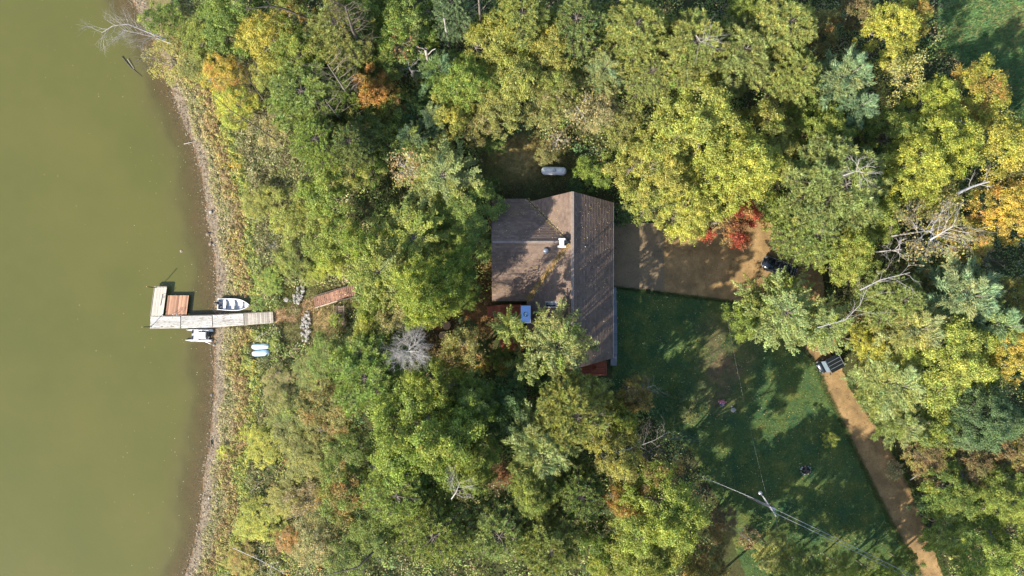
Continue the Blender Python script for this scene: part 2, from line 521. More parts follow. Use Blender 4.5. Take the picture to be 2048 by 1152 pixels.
def lawn_bare(x, y):
    px, py = to_px(x, y)
    w = ell(px, py, 1445, 735, 40, 28) * 0.9 + ell(px, py, 1430, 670, 28, 40) * 0.5 + ell(px, py, 1440, 790, 40, 35) * 0.45 + ell(px, py, 1500, 690, 25, 40) * 0.3
    w = np.clip(w * (1 + 0.7 * wob(x, y, 1.6)), 0, 1)
    return np.stack([w, w, w], -1)
def sand_mat():
    m, nt, b = mat("packed_sand_gravel")
    p = geo(nt)
    c = ramp(nt, noise(nt, 0.5, 6, 0.7, p), [(0.32, (0.15, 0.10, 0.05)), (0.5, (0.23, 0.15, 0.068)), (0.68, (0.33, 0.215, 0.10))])
    c = mix(nt, c, ramp(nt, noise(nt, 10.0, 5, 0.85, p), [(0.3, 0.62), (0.72, 1.35)]), 1.0, 'MULTIPLY')
    nt.links.new(c, b.inputs["Base Color"]); b.inputs["Roughness"].default_value = 0.95
    b.inputs["Specular IOR Level"].default_value = 0.15
    bump(nt, b, noise(nt, 12.0, 5, 0.8, p), 0.7, 0.05)
    return m
def pad_mat():
    m, nt, b = mat("old_pad_with_sand")
    p = geo(nt)
    c = ramp(nt, noise(nt, 0.4, 6, 0.7, p), [(0.3, (0.12, 0.095, 0.062)), (0.7, (0.21, 0.15, 0.085))])
    c = mix(nt, c, ramp(nt, noise(nt, 8.0, 5, 0.85, p), [(0.3, 0.7), (0.72, 1.3)]), 1.0, 'MULTIPLY')
    nt.links.new(c, b.inputs["Base Color"]); b.inputs["Roughness"].default_value = 0.9
    b.inputs["Specular IOR Level"].default_value = 0.15
    bump(nt, b, noise(nt, 12.0, 5, 0.8, p), 0.5, 0.03)
    return m
def px_grid(poly, step, pad=1.0):
    pts = [P(a, b) for a, b in poly]
    X = [p[0] for p in pts]; Y = [p[1] for p in pts]
    return np.arange(min(X) - pad, max(X) + pad, step), np.arange(min(Y) - pad, max(Y) + pad, step)
gx, gy = px_grid(LAWN, 0.15)
grid_sheet("lawn", gx, gy, lambda x, y: 0.035 + 0.02 * wob(x, y, 1.3), lawn_mat(), lawn_bare, mask=lambda x, y: poly_px(x, y, LAWN))
gx, gy = px_grid(DRIVE, 0.09)
grid_sheet("driveway", gx, gy, lambda x, y: 0.075 + 0.015 * wob(x, y, 0.9), sand_mat(), None, mask=lambda x, y: poly_px(x, y, DRIVE))
gx, gy = px_grid(PAD, 0.15)
grid_sheet("parking_pad", gx, gy, lambda x, y: 0.10 + 0.0 * x, pad_mat(), None, mask=lambda x, y: inpoly(*to_px(x, y), PAD))

# ---------------------------------------------------------------- foliage meshes
def unit(v): return v / (np.linalg.norm(v, axis=-1, keepdims=True) + 1e-9)
def kites(C, Nn, size, aspect=0.6, axis=None):
    """kite shaped leaves at C with normals Nn; axis: preferred long direction"""
    n = len(C)
    Nn = unit(Nn)
    r = rng.normal(size=(n, 3)) if axis is None else axis + rng.normal(size=(n, 3)) * 0.25
    u = unit(r - (r * Nn).sum(1, keepdims=True) * Nn)
    v = np.cross(Nn, u)
    s = np.asarray(size)[:, None] if np.ndim(size) else size
    V = np.stack([C + u * s * 0.62, C + v * s * aspect * 0.5 - Nn * s * 0.08, C - u * s * 0.5, C - v * s * aspect * 0.5 - Nn * s * 0.08], 1)
    return V.reshape(-1, 3)
def blades(C, D, L, wd):
    """thin triangles from C along D"""
    n = len(C)
    D = unit(D)
    s = unit(np.cross(D, rng.normal(size=(n, 3))))
    L = np.asarray(L)[:, None] if np.ndim(L) else L
    wd = np.asarray(wd)[:, None] if np.ndim(wd) else wd
    V = np.stack([C - s * wd / 2, C + s * wd / 2, C + D * L], 1)
    return V.reshape(-1, 3)
class Tubes:
    def __init__(s): s.V = []; s.F = []
    def add(s, pts, r0, r1, n=5):
        pts = [Vector(p) for p in pts]; b = len(s.V)
        for i, p in enumerate(pts):
            d = (pts[min(i + 1, len(pts) - 1)] - pts[max(i - 1, 0)]).normalized()
            a = d.cross(Vector((0.31, 0.17, 0.93)) if abs(d.z) < 0.9 else Vector((1, 0.2, 0))).normalized(); c = d.cross(a)
            r = r0 + (r1 - r0) * i / (len(pts) - 1)
            for k in range(n):
                t = 2 * math.pi * k / n
                s.V.append(tuple(p + (a * math.cos(t) + c * math.sin(t)) * r))
        for i in range(len(pts) - 1):
            for k in range(n):
                q = b + i * n + k; w = b + i * n + (k + 1) % n
                s.F.append((q, w, w + n, q + n))
    def mesh(s, name): return idx_mesh(name, s.V, s.F, True)
def bent(a, b, sag, k=3, jit=0.0):
    a = Vector(a); b = Vector(b); L = (b - a).length
    out = []
    for i in range(k + 1):
        t = i / k
        p = a.lerp(b, t); p.z += sag * L * math.sin(math.pi * t)
        if 0 < i < k: p += Vector((random.uniform(-1, 1), random.uniform(-1, 1), random.uniform(-1, 1))) * jit * L
        out.append(p)
    return out
def tints(n, groups, val=0.22, acc=None, per=0.18):
    """per face tint: brightness varies by clump (groups) and by leaf; alpha = share of the accent colour"""
    g = rng.normal(1.0, val * 0.6, size=groups.max() + 1)[groups]
    h = rng.normal(0.0, 0.06, size=groups.max() + 1)[groups] + rng.normal(0, 0.07, n)
    b = np.clip(g * rng.normal(1.0, per, n), 0.45, 1.8)
    t = np.stack([b * (1 + h), b, b * (1 - h * 0.5), np.zeros(n)], 1)
    if acc is not None: t[:, 3] = acc
    return t
def crown_broad(R, Ht, nl, per_lobe, per_cl, leaf, base=0.32, lobe=0.17, gap=0.1):
    """many small leafy clumps over an uneven dome, each at the end of a limb"""
    tb = Tubes()
    tb.add([(0, 0, -0.3), (R * 0.02, 0.01, Ht * 0.3), (0, R * 0.03, Ht * 0.62), (0, 0, Ht * 0.86)], 0.035 * R + 0.06, 0.03, 7)
    C = []; O = []; Gp = []; A = []
    ph = [random.uniform(0, 6.28) for _ in range(4)]
    limbs = []
    for i in range(9):
        az = i * 0.7 + random.uniform(-.3, .3); L = R * random.uniform(.45, .8)
        e = (L * math.cos(az), L * math.sin(az), Ht * random.uniform(.6, .8))
        tb.add(bent((0, 0, Ht * random.uniform(0.25, 0.45)), e, 0.05, 3, 0.04), 0.018 * R + 0.02, 0.02, 4); limbs.append(Vector(e))
    bumps = [(random.uniform(-.8, .8) * R, random.uniform(-.8, .8) * R, random.uniform(.2, .38) * R, random.uniform(-.16, .14) * Ht) for _ in range(12)]
    for i in range(nl):
        if random.random() < gap: continue
        q = (i + 0.5) / nl
        az = i * 2.39996 + random.uniform(-0.4, 0.4)
        edge = R * (1 + .12 * math.sin(3 * az + ph[0]) + .09 * math.sin(5 * az + ph[1]) + .06 * math.sin(8 * az + ph[2]))
        r = edge * 0.93 * math.sqrt(q) * random.uniform(0.88, 1.08)
        dome = math.sqrt(max(0.04, 1 - min(1, r / edge / 1.02) ** 2))
        x, y = r * math.cos(az), r * math.sin(az)
        z = Ht * base + Ht * (1 - base) * 0.9 * dome ** 0.8 * random.uniform(0.86, 1.03)
        z += sum(h * math.exp(-((x - bx) ** 2 + (y - by) ** 2) / (s * s)) for bx, by, s, h in bumps)
        lc = np.array([x, y, z])
        nb = min(limbs, key=lambda v: (v - Vector(lc)).length)
        if i % 2 == 0: tb.add(bent(nb, lc, 0.03, 2, 0.04), 0.008 * R + 0.012, 0.012, 3)
        lr = R * lobe * random.uniform(0.7, 1.25)
        acc = random.random() ** 2.2
        for j in range(per_lobe):
            d = unit(rng.normal(size=3)); d[2] = abs(d[2]) * 0.8 - 0.2
            cc = lc + d * lr * np.array([1.15, 1.15, 0.8]) * rng.uniform(0.4, 1.15)
            cr = lr * rng.uniform(0.25, 0.42)
            k = int(per_cl * rng.uniform(0.6, 1.3))
            off = rng.normal(size=(k, 3)) * cr * np.array([0.8, 0.8, 0.5])
            C.append(cc + off); O.append(unit(off) * 0.5 + np.array([0, 0, 0.9])); Gp.append(np.full(k, i * per_lobe + j)); A.append(np.full(k, acc * rng.uniform(0.5, 1)))
    C = np.concatenate(C); O = np.concatenate(O); Gp = np.concatenate(Gp); A = np.clip(np.concatenate(A), 0, 1)
    O = O + rng.normal(size=O.shape) * 0.6
    V = kites(C, O, rng.uniform(0.7, 1.35, len(C)) * leaf, 0.56)
    return np_mesh("crown", V, 4, tints(len(C), Gp, 0.3, acc=A, per=0.28)), tb.mesh("trunk")
def crown_spray(R, Ht, tiers, per_tier, leaf, dens=24, plume=False, narrow=1.0):
    """long separate boughs with leafy shoots that stand out of the outline"""
    tb = Tubes()
    tb.add([(0, 0, -0.3), (0.04 * R, 0, Ht * 0.4), (0, 0.03 * R, Ht * 0.75), (0, 0, Ht)], 0.03 * R + 0.08, 0.03, 7)
    C = []; O = []; Gp = []; A = []; AX = []; g = 0
    for t in range(tiers):
        q = (t + 0.5) / tiers
        zr = Ht * (0.38 + 0.60 * q)
        rr = R * (1.0 - q ** 2.0 * 0.72) * (0.9 if t == 0 else 1.0)
        n = max(4, int(per_tier * (1 - 0.35 * q)))
        for i in range(n):
            az = 2 * math.pi * (i + random.uniform(-0.3, 0.3)) / n + t * 1.1
            L = rr * random.uniform(0.66, 1.12)
            d = Vector((math.cos(az), math.sin(az), 0.16 + 0.3 * q))
            a = Vector((0, 0, zr - 0.12 * Ht)); e = a + d * L
            pts = bent(a, e, 0.05, 4, 0.035)
            tb.add(pts, 0.012 * R + 0.02, 0.014, 4)
            acc = random.random() ** 2.5
            ns = 8
            for s_ in range(ns + 1):
                f = 0.28 + 0.72 * s_ / ns
                k = min(3, int(f * 4)); b0 = pts[k].lerp(pts[k + 1], min(1, f * 4 - k))
                sa = az + (random.choice((-1, 1)) * random.uniform(0.5, 1.15) if s_ < ns else 0)
                sl_ = L * random.uniform(0.14, 0.34) * (1.15 - f * 0.5)
                sdir = np.array([math.cos(sa), math.sin(sa), random.uniform(0.05, 0.4)])
                nn = max(2, int(sl_ / (leaf * 1.5)))
                for w in range(nn + 1):
                    c = np.array(b0) + sdir * sl_ * w / nn
                    cr = leaf * (1.15 - 0.65 * w / nn) * 1.25
                    kk = max(4, int(dens * (1.1 - 0.6 * w / nn)))
                    off = rng.normal(size=(kk, 3)) * cr * np.array([0.72, 0.72, 0.45])
                    C.append(c + off); O.append(unit(off) * 0.5 + np.array([0, 0, 1.0])); Gp.append(np.full(kk, g)); A.append(np.full(kk, acc)); AX.append(np.tile(sdir, (kk, 1)))
                g += 1
    C = np.concatenate(C); O = np.concatenate(O) + rng.normal(size=(sum(map(len, O)), 3)) * 0.5
    Gp = np.concatenate(Gp); A = np.concatenate(A); AX = np.concatenate(AX)
    if plume:
        V = blades(C, AX + rng.normal(size=C.shape) * 0.35, rng.uniform(0.8, 1.4, len(C)) * leaf * 1.7, leaf * 0.42)
        return np_mesh("crown", V, 3, tints(len(C), Gp, acc=A)), tb.mesh("trunk")
    V = kites(C, O, rng.uniform(0.75, 1.25, len(C)) * leaf, 0.7)
    return np_mesh("crown", V, 4, tints(len(C), Gp, acc=A)), tb.mesh("trunk")
def crown_pine(R, Ht, tiers, per_tier, tuft=0.42, nb=24):
    """open boughs that end in round tufts of needles"""
    tb = Tubes()
    tb.add([(0, 0, -0.3), (0, 0.05, Ht * 0.5), (0.05, 0, Ht * 0.96)], 0.26, 0.04, 8)
    T = []; Gp = []
    for t in range(tiers):
        q = (t + 0.5) / tiers
        zr = Ht * (0.52 + 0.45 * q)
        rr = R * math.sqrt(max(0.05, 1 - (q * 0.93) ** 2))
        n = max(4, int(per_tier * (1 - 0.25 * q)))
        for i in range(n):
            az = 2 * math.pi * (i + random.uniform(-0.35, 0.35)) / n + t * 0.9
            L = rr * random.uniform(0.72, 1.08)
            a = Vector((0, 0, zr - 0.05 * Ht)); e = a + Vector((math.cos(az), math.sin(az), 0.18)) * L
            pts = bent(a, e, -0.05, 4, 0.04)
            tb.add(pts, 0.055, 0.015, 4)
            m = max(4, int(L / (tuft * 0.62)))
            for s_ in range(m):
                f = 0.25 + 0.75 * (s_ + random.random() * 0.6) / m
                k = min(3, int(f * 4)); b0 = pts[k].lerp(pts[k + 1], min(1, f * 4 - k))
                for side in (-1, 1):
                    sw = random.uniform(0.1, 0.26) * L * (1.2 - f) + 0.25
                    v = Vector((-math.sin(az), math.cos(az), 0.12)) * side * sw
                    T.append(b0 + v + Vector((random.uniform(-.15, .15), random.uniform(-.15, .15), random.uniform(-0.1, 0.3))))
                    if random.random() < 0.35: tb.add([b0, T[-1]], 0.02, 0.01, 3)
    T = np.array([tuple(v) for v in T]); n = len(T)
    ts = rng.uniform(0.7, 1.25, n) * tuft
    C = np.repeat(T, nb, 0)
    D = rng.normal(size=(n * nb, 3)); D[:, 2] = np.abs(D[:, 2]) * 0.9 + 0.05; D = unit(D)
    L = np.repeat(ts, nb) * rng.uniform(0.8, 1.1, n * nb)
    V = blades(C, D, L, L * (0.24 if nb > 30 else 0.3))
    return np_mesh("crown", V, 3, tints(n * nb, np.repeat(np.arange(n), nb), 0.28, acc=np.repeat(rng.random(n) ** 3, nb), per=0.14)), tb.mesh("trunk")
def branch_rec(tb, a, d, L, r, depth, n, spread, tips, up=0.15, k=3):
    e = a + d * L
    pts = bent(a, e, random.uniform(-0.04, 0.08), k, 0.06)
    tb.add(pts, r, r * 0.45, 4 if depth > 1 else 3)
    if depth == 0:
        tips.append(tuple(e)); return
    for i in range(n):
        f = random.uniform(0.3, 1.0) if i else 1.0
        q = min(k - 1, int(f * k)); b = pts[q].lerp(pts[q + 1], f * k - q)
        nd = (d + Vector((random.gauss(0, spread), random.gauss(0, spread), random.gauss(up, spread * 0.6)))).normalized()
        branch_rec(tb, b, nd, L * random.uniform(0.45, 0.72), r * 0.48, depth - 1, n, spread, tips, up, k)
def bare_mesh(R, Ht, limbs, n, depth, spread=0.55, flat=0.6, up=0.15, r=0.07, base=0.45):
    tr = Tubes(); tr.add([(0, 0, -0.3), (0.05, 0, Ht * 0.5), (0, 0, Ht * 0.85)], 0.03 * R + 0.07, 0.05, 7)
    tb = Tubes(); tips = []
    for i in range(limbs):
        az = 2 * math.pi * i / limbs + random.uniform(-0.3, 0.3)
        a = Vector((0, 0, Ht * random.uniform(base, 0.85)))
        d = Vector((math.cos(az), math.sin(az), flat * random.uniform(0.4, 1.4))).normalized()
        branch_rec(tb, a, d, R * random.uniform(0.42, 0.6), r, depth, n, spread, tips, up)
    return tr.mesh("trunk"), tb.mesh("branches"), np.array(tips)
def twig_leaves(tips, k, leaf, sp):
    C = np.repeat(tips, k, 0) + rng.normal(size=(len(tips) * k, 3)) * sp
    O = rng.normal(size=C.shape) + np.array([0, 0, 1.0])
    return np_mesh("crown", kites(C, O, rng.uniform(0.7, 1.3, len(C)) * leaf, 0.7), 4, tints(len(C), np.repeat(np.arange(len(tips)), k), acc=np.repeat(rng.random(len(tips)) ** 2, k)))

PROTO = {}
def build_protos():
    for v in range(3):
        PROTO[('M', v)] = crown_broad(7.0, 14.0, 110, 12, 46, 0.20, 0.34, 0.125) + (7.0, 14.0)
        PROTO[('m', v)] = crown_broad(4.2, 9.0, 62, 10, 34, 0.17, 0.30, 0.16) + (4.2, 9.0)
    for v in range(2):
        PROTO[('L', v)] = crown_broad(5.0, 12.0, 90, 10, 34, 0.17, 0.34, 0.14, 0.14) + (5.0, 12.0)   # finer leaves
        PROTO[('O', v)] = crown_spray(6.0, 13.0, 4, 15, 0.18, 27) + (6.0, 13.0)
        PROTO[('o', v)] = crown_spray(4.0, 11.0, 4, 10, 0.20, 22) + (4.0, 11.0)
        PROTO[('W', v)] = crown_spray(5.0, 16.0, 5, 11, 0.22, 34, plume=True) + (5.0, 16.0)
        PROTO[('P', v)] = crown_pine(5.5, 19.0, 7, 10, 0.50, 44) + (5.5, 19.0)
        PROTO[('S', v)] = crown_broad(1.5, 2.2, 14, 8, 14, 0.16, 0.2, 0.3) + (1.5, 2.2)
    PROTO[('p', 0)] = crown_pine(5.5, 18.0, 9, 13, 0.34, 22) + (5.5, 18.0)
    PROTO[('p', 1)] = crown_pine(5.0, 17.0, 9, 12, 0.34, 22) + (5.0, 17.0)
    for v in range(2):
        tr, br, tips = bare_mesh(4.5, 11.0, 10, 4, 3, 0.5, r=0.05)
        PROTO[('Y', v)] = (twig_leaves(tips, 7, 0.24, 0.3), tr, 4.5, 11.0, br)
build_protos()

def scatter_blobs(x, y, z, r, h, col, n_leaf, leaf, bladed=None, jit=0.16):
    """leaf faces over the tops of low mounds"""
    n = len(x)
    k = np.full(n, n_leaf) if np.ndim(n_leaf) == 0 else n_leaf
    I = np.repeat(np.arange(n), k); m = len(I)
    az = rng.random(m) * 2 * np.pi
    rr = np.sqrt(rng.random(m))
    dome = np.sqrt(np.clip(1 - rr ** 2, 0, 1))
    C = np.stack([x[I] + np.cos(az) * rr * r[I], y[I] + np.sin(az) * rr * r[I], z[I] + h[I] * dome * rng.uniform(0.55, 1.08, m) + 0.04], 1)
    O = np.stack([np.cos(az) * rr, np.sin(az) * rr, dome + 0.35], 1) + rng.normal(size=(m, 3)) * 0.5
    b = np.clip(rng.normal(1, jit, n)[I] * rng.normal(1, jit, m), 0.4, 1.8)
    c = col[I] * b[:, None] * (1 + rng.normal(0, 0.06, (m, 3)))
    t = np.ones((m, 4)); t[:, :3] = np.clip(c, 0.004, 0.9)
    lf = leaf[I] if np.ndim(leaf) else leaf
    if bladed:
        D = np.stack([np.cos(az) * 0.5 + 0.2, np.sin(az) * 0.5, 0.5 + rng.random(m)], 1) + rng.normal(size=(m, 3)) * 0.35
        return blades(C - np.array([0, 0, 0.1]), D, lf * rng.uniform(1.6, 3.2, m), lf * 0.28), t, 3
    return kites(C, O, lf * rng.uniform(0.7, 1.3, m), 0.65), t, 4

# ---------------------------------------------------------------- the house
def shingle_mat(name, c1, c2):
    m, nt, b = mat(name)
    at = N(nt, "ShaderNodeAttribute", attribute_name="tint")
    p = geo(nt)
    c = ramp(nt, noise(nt, 0.7, 7, 0.75, p), [(0.3, c1), (0.7, c2)])
    c = mix(nt, c, at.outputs["Color"], 1.0, 'MULTIPLY')
    c = mix(nt, c, ramp(nt, noise(nt, 22.0, 3, 0.8, p), [(0.3, 0.7), (0.7, 1.3)]), 1.0, 'MULTIPLY')
    st = ramp(nt, noise(nt, 0.35, 5, 0.65, p, 0.6), [(0.52, 0.0), (0.75, 0.6)])
    c = mix(nt, c, (0.14, 0.10, 0.055), st)
    nt.links.new(c, b.inputs["Base Color"]); b.inputs["Roughness"].default_value = 0.9
    b.inputs["Specular IOR Level"].default_value = 0.25
    bump(nt, b, noise(nt, 20.0, 4, 0.8, p), 0.5, 0.02)
    return m
M_shingle = shingle_mat("brown_asphalt_shingles", (0.105, 0.074, 0.057), (0.172, 0.122, 0.094))
M_cap_sh = simple("ridge_cap_shingles", (0.19, 0.15, 0.125), 0.9, var=0.2)
M_flash = simple("dark_valley_flashing", (0.03, 0.028, 0.028), 0.6)

def clip_iv(P2, y):
    X = []
    n = len(P2)
    for i in range(n):
        (x0, y0), (x1, y1) = P2[i], P2[(i + 1) % n]
        if (y0 - y) * (y1 - y) <= 0 and abs(y1 - y0) > 1e-9:
            X.append(x0 + (x1 - x0) * (y - y0) / (y1 - y0))
    return (min(X), max(X)) if len(X) >= 2 else None
def slope(name, pts, parent, expo=0.24, tab=0.42):
    """a convex roof plane laid with overlapping shingle courses; pts[0]->pts[1] is the eave"""
    pts = [Vector(p) for p in pts]
    u = (pts[1] - pts[0]); u.z = 0; u.normalize()
    n = (pts[1] - pts[0]).cross(pts[2] - pts[0]).normalized()
    if n.z < 0: n = -n
    v = n.cross(u).normalized()
    if v.z < 0: v = -v
    o = pts[0]
    P2 = [((p - o).dot(u), (p - o).dot(v)) for p in pts]
    y0 = min(p[1] for p in P2); y1 = max(p[1] for p in P2)
    V = []; F = []; T = []
    y = y0; row = 0
    while y < y1 - 1e-3:
        yt = min(y + expo, y1)
        a = clip_iv(P2, y + 1e-4); b = clip_iv(P2, yt - 1e-4)
        if a and b:
            L = max(a[1] - a[0], b[1] - b[0])
            k = max(1, int(L / tab))
            lean = random.uniform(0.92, 1.08)
            for s in range(k):
                t0 = s / k; t1 = (s + 1) / k
                q = len(V)
                hh = 0.042 + random.uniform(-0.006, 0.008)
                for (t, iv, yy, hgt) in ((t0, a, y, hh), (t1, a, y, hh), (t1, b, yt, 0.002), (t0, b, yt, 0.002), (t0, a, y, 0.0), (t1, a, y, 0.0)):
                    V.append(o + u * (iv[0] + (iv[1] - iv[0]) * t) + v * yy + n * hgt)
                F.append((q, q + 1, q + 2, q + 3)); F.append((q + 4, q + 5, q + 1, q))
                w = lean * random.uniform(0.84, 1.16)
                T.append((w, w, w, 1)); T.append((w * 0.52, w * 0.52, w * 0.52, 1))
        y = yt; row += 1
    me = idx_mesh(name, V, F, False, T)
    ob = link(name, me, M_shingle, parent)
    # boards under the courses, a closed slab
    bm = bmesh.new()
    top = [bm.verts.new(p - n * 0.012) for p in pts]; bot = [bm.verts.new(p - n * 0.16) for p in pts]
    bm.faces.new(top); bm.faces.new(bot[::-1])
    for i in range(len(pts)):
        j = (i + 1) % len(pts); bm.faces.new((top[i], bot[i], bot[j], top[j]))
    link("roof_boards", bm_mesh("roof_boards", bm), M_frame, parent)
    return ob
EZ, RZ, CZ = 3.2, 6.75, 6.55
def W3(px, py, z): return Vector((*P(px, py, z), z))
xe = P(1226, 0, EZ)[0]; xr = P(1145, 0, RZ)[0]; xw = xr - (xe - xr) * 1.0
yNE = P(0, 405, EZ)[1]; yNR = P(0, 383, RZ)[1]; ySE = P(0, 716, EZ)[1]; ySR = ySE - 0.9
yc = P(0, 484, CZ)[1]                                   # ridge of the west wing
xg = P(983, 0, CZ)[0]
def west_z(x): return RZ - (xr - x) * (RZ - EZ) / (xr - xw)
yn = P(0, 398, EZ)[1]; ys_ = P(0, 602, EZ)[1]
xj = xr - (RZ - CZ) * (xr - xw) / (RZ - EZ)             # where the wing ridge meets the main slope
house = thing("house", "low brown shingled house with cross gable roof between the woods and the sandy driveway", "house", (0, 0, 0))
slope("roof_slope", [(xe, ySE, EZ), (xe, yNE, EZ), (xr, yNR, RZ), (xr, ySR, RZ)], house)
slope("roof_slope", [(xw, ySE, EZ), (xw, yNE, EZ), (xr, yNR, RZ), (xr, ySR, RZ)], house)
slope("roof_slope", [(xg, yn, EZ), (xw, yn, EZ), (xj, yc, CZ), (xg, yc, CZ)], house)
slope("roof_slope", [(xg, ys_, EZ), (xw, ys_, EZ), (xj, yc, CZ), (xg, yc, CZ)], house)
bm = bmesh.new()
add_box(bm, (xr, (yNR + ySR) / 2, RZ + 0.03), (0.34, yNR - ySR, 0.12), 0, 0.03)
link("ridge_vent", bm_mesh("ridge_vent", bm), M_cap_sh, house)
bm = bmesh.new()
add_box(bm, ((xg + xj) / 2, yc, CZ + 0.02), (xj - xg - 0.2, 0.26, 0.07), 0, 0.02)
link("ridge_cap", bm_mesh("ridge_cap", bm), M_cap_sh, house)
tb = Tubes()
tb.add([(xj, yc, CZ + 0.03), (xw, yn, EZ + 0.04)], 0.06, 0.06, 4)
link("valley_flashing", tb.mesh("valley_flashing"), M_flash, house)
tb = Tubes()
tb.add([(xj, yc, CZ + 0.02), (xw, ys_, EZ + 0.03)], 0.05, 0.05, 4)
link("valley_flashing", tb.mesh("valley_flashing"), M_flash, house)
box("gutter", (xe + 0.05, (ySE + yNE) / 2, EZ - 0.06), (0.09, yNE - ySE, 0.12), M_steel, house, bev=0.02)
# barge boards along the gable rakes
def beam(name, a, b, w, h, m, parent):
    a = Vector(a); b = Vector(b); d = b - a
    q = d.to_track_quat('X', 'Z').to_euler()
    return box(name, (a + b) / 2, (d.length, w, h), m, parent, rot=q)
for a, b in (((xe, yNE, EZ), (xr, yNR, RZ)), ((xw, yNE, EZ), (xr, yNR, RZ)), ((xe, ySE, EZ), (xr, ySR, RZ)), ((xw, ySE, EZ), (xr, ySR, RZ)),
             ((xg, yn, EZ), (xg, yc, CZ)), ((xg, ys_, EZ), (xg, yc, CZ))):
    a = Vector(a) - Vector((0, 0, 0.14)); b = Vector(b) - Vector((0, 0, 0.14))
    beam("barge_board", a, b, 0.06, 0.2, M_siding, house)
# walls with gables
def wall_prism(name, base, top, m):
    V = [(*p, 0) for p in base] + list(top)
    n = len(base); F = [(i, (i + 1) % n, n + (i + 1) % n, n + i) for i in range(n)]
    return link(name, idx_mesh(name, V, F), m, house)
bx0, bx1, by0, by1 = xw + 0.5, xe - 0.5, ySE + 0.6, yNE - 0.7
V = [(bx0, by0, 0), (bx1, by0, 0), (bx1, by1, 0), (bx0, by1, 0), (bx0, by0, 3.3), (bx1, by0, 3.3), (bx1, by1, 3.3), (bx0, by1, 3.3), (xr, by0, 6.4), (xr, by1, 6.4)]
F = [(0, 1, 5, 4), (1, 2, 6, 5), (2, 3, 7, 6), (3, 0, 4, 7), (4, 5, 8), (6, 7, 9)]
link("wall", idx_mesh("wall", V, F), M_siding, house)
wx0 = xg + 0.5; wy0 = ys_ + 0.6; wy1 = yn - 0.6
V = [(wx0, wy0, 0), (bx0, wy0, 0), (bx0, wy1, 0), (wx0, wy1, 0), (wx0, wy0, 3.35), (bx0, wy0, 3.35), (bx0, wy1, 3.35), (wx0, wy1, 3.35), (wx0, yc, 6.2), (bx0, yc, 6.2)]
F = [(0, 1, 5, 4), (2, 3, 7, 6), (3, 0, 4, 7), (7, 4, 8)]
link("wall", idx_mesh("wall", V, F), M_siding, house)
def window(c, w, h, axis):
    s = (w, 0.08, h) if axis == 'Y' else (0.08, w, h)
    fr = box("window", c, s, M_white, house)
    s2 = (w - 0.2, 0.11, h - 0.2) if axis == 'Y' else (0.11, w - 0.2, h - 0.2)
    box("pane", (0, 0, 0), s2, M_glass, fr)
for yy in (-5.5, -2.0, 7.6): window((bx1 + 0.02, yy, 1.7), 1.5, 1.2, 'X')
for yy in (0.8, 4.6, 8.0): window((wx0 - 0.02, yy, 1.7), 1.8, 1.6, 'X')
for xx in (4.4, 9.0): window((xx, by1 + 0.02, 1.7), 1.3, 1.2, 'Y'); window((xx, by0 - 0.02, 1.5), 1.4, 1.5, 'Y')
dr = box("garage_door", (bx1 + 0.03, 3.2, 1.15), (0.08, 4.6, 2.3), M_white, house)
for k in range(4): box("panel", (0.05, 0, -0.85 + k * 0.56), (0.05, 4.4, 0.48), M_white, dr)
# skylight on the west slope
def on_west(px, py):
    z = 5.0
    for _ in range(8):
        x, y = P(px, py, z); z = west_z(x)
    return Vector((x, y, z))
ang = math.atan2(RZ - EZ, xr - xw)
sk = on_west(1103, 609)
sky_l = thing("skylight", "dark glass skylight with pale frame on the west roof slope", "skylight", sk, tilt=(0, -ang, 0))
box("pane", (0, 0, 0.10), (1.35, 0.5, 0.03), M_glass, sky_l)
for s in (-1, 1):
    box("frame", (0, s * 0.29, 0.07), (1.45, 0.07, 0.13), M_white, sky_l)
    box("frame", (s * 0.70, 0, 0.07), (0.07, 0.5, 0.12), M_steel, sky_l)
# white metal vent beside the ridge, with its flue
vz = 5.9
vc = on_west(1122, 487); vc.z = CZ - 0.1
vent = thing("roof_vent", "white metal exhaust vent with flanged top beside the ridge crossing", "vent", vc)
bm = bmesh.new()
add_box(bm, (0, 0, 0.2), (0.46, 1.0, 1.0), 0, 0.03)
link("casing", bm_mesh("casing", bm), M_white, vent)
box("flange", (0, -0.42, 0.66), (0.9, 0.22, 0.1), M_white, vent, bev=0.02)
box("flange", (0.02, 0.40, 0.68), (0.74, 0.22, 0.1), M_white, vent, bev=0.02)
box("hood", (0, 0, 0.74), (0.5, 0.72, 0.06), M_white, vent, bev=0.02)
box("flue_box", (0.52, 0.25, 0.22), (0.2, 0.5, 0.9), M_black, vent, bev=0.03)
# round grey turbine vent
def south_z(x, y): return CZ - (yc - y) * (CZ - EZ) / (yc - ys_)
z = 5.5
for _ in range(8):
    x, y = P(1091, 502, z); z = float(south_z(x, y))
tv = thing("round_roof_vent", "small round grey metal vent south of the wing ridge", "vent", (x, y, z))
bm = bmesh.new(); add_lathe(bm, [(0.14, -0.1), (0.14, 0.22)], n=16); link("pipe", bm_mesh("pipe", bm, False), M_steel, tv)
bm = bmesh.new(); add_lathe(bm, [(0.16, 0.18), (0.31, 0.24), (0.33, 0.36), (0.24, 0.5), (0.08, 0.56), (0.02, 0.57)], n=18); link("cap", bm_mesh("cap", bm, True), M_steel, tv)
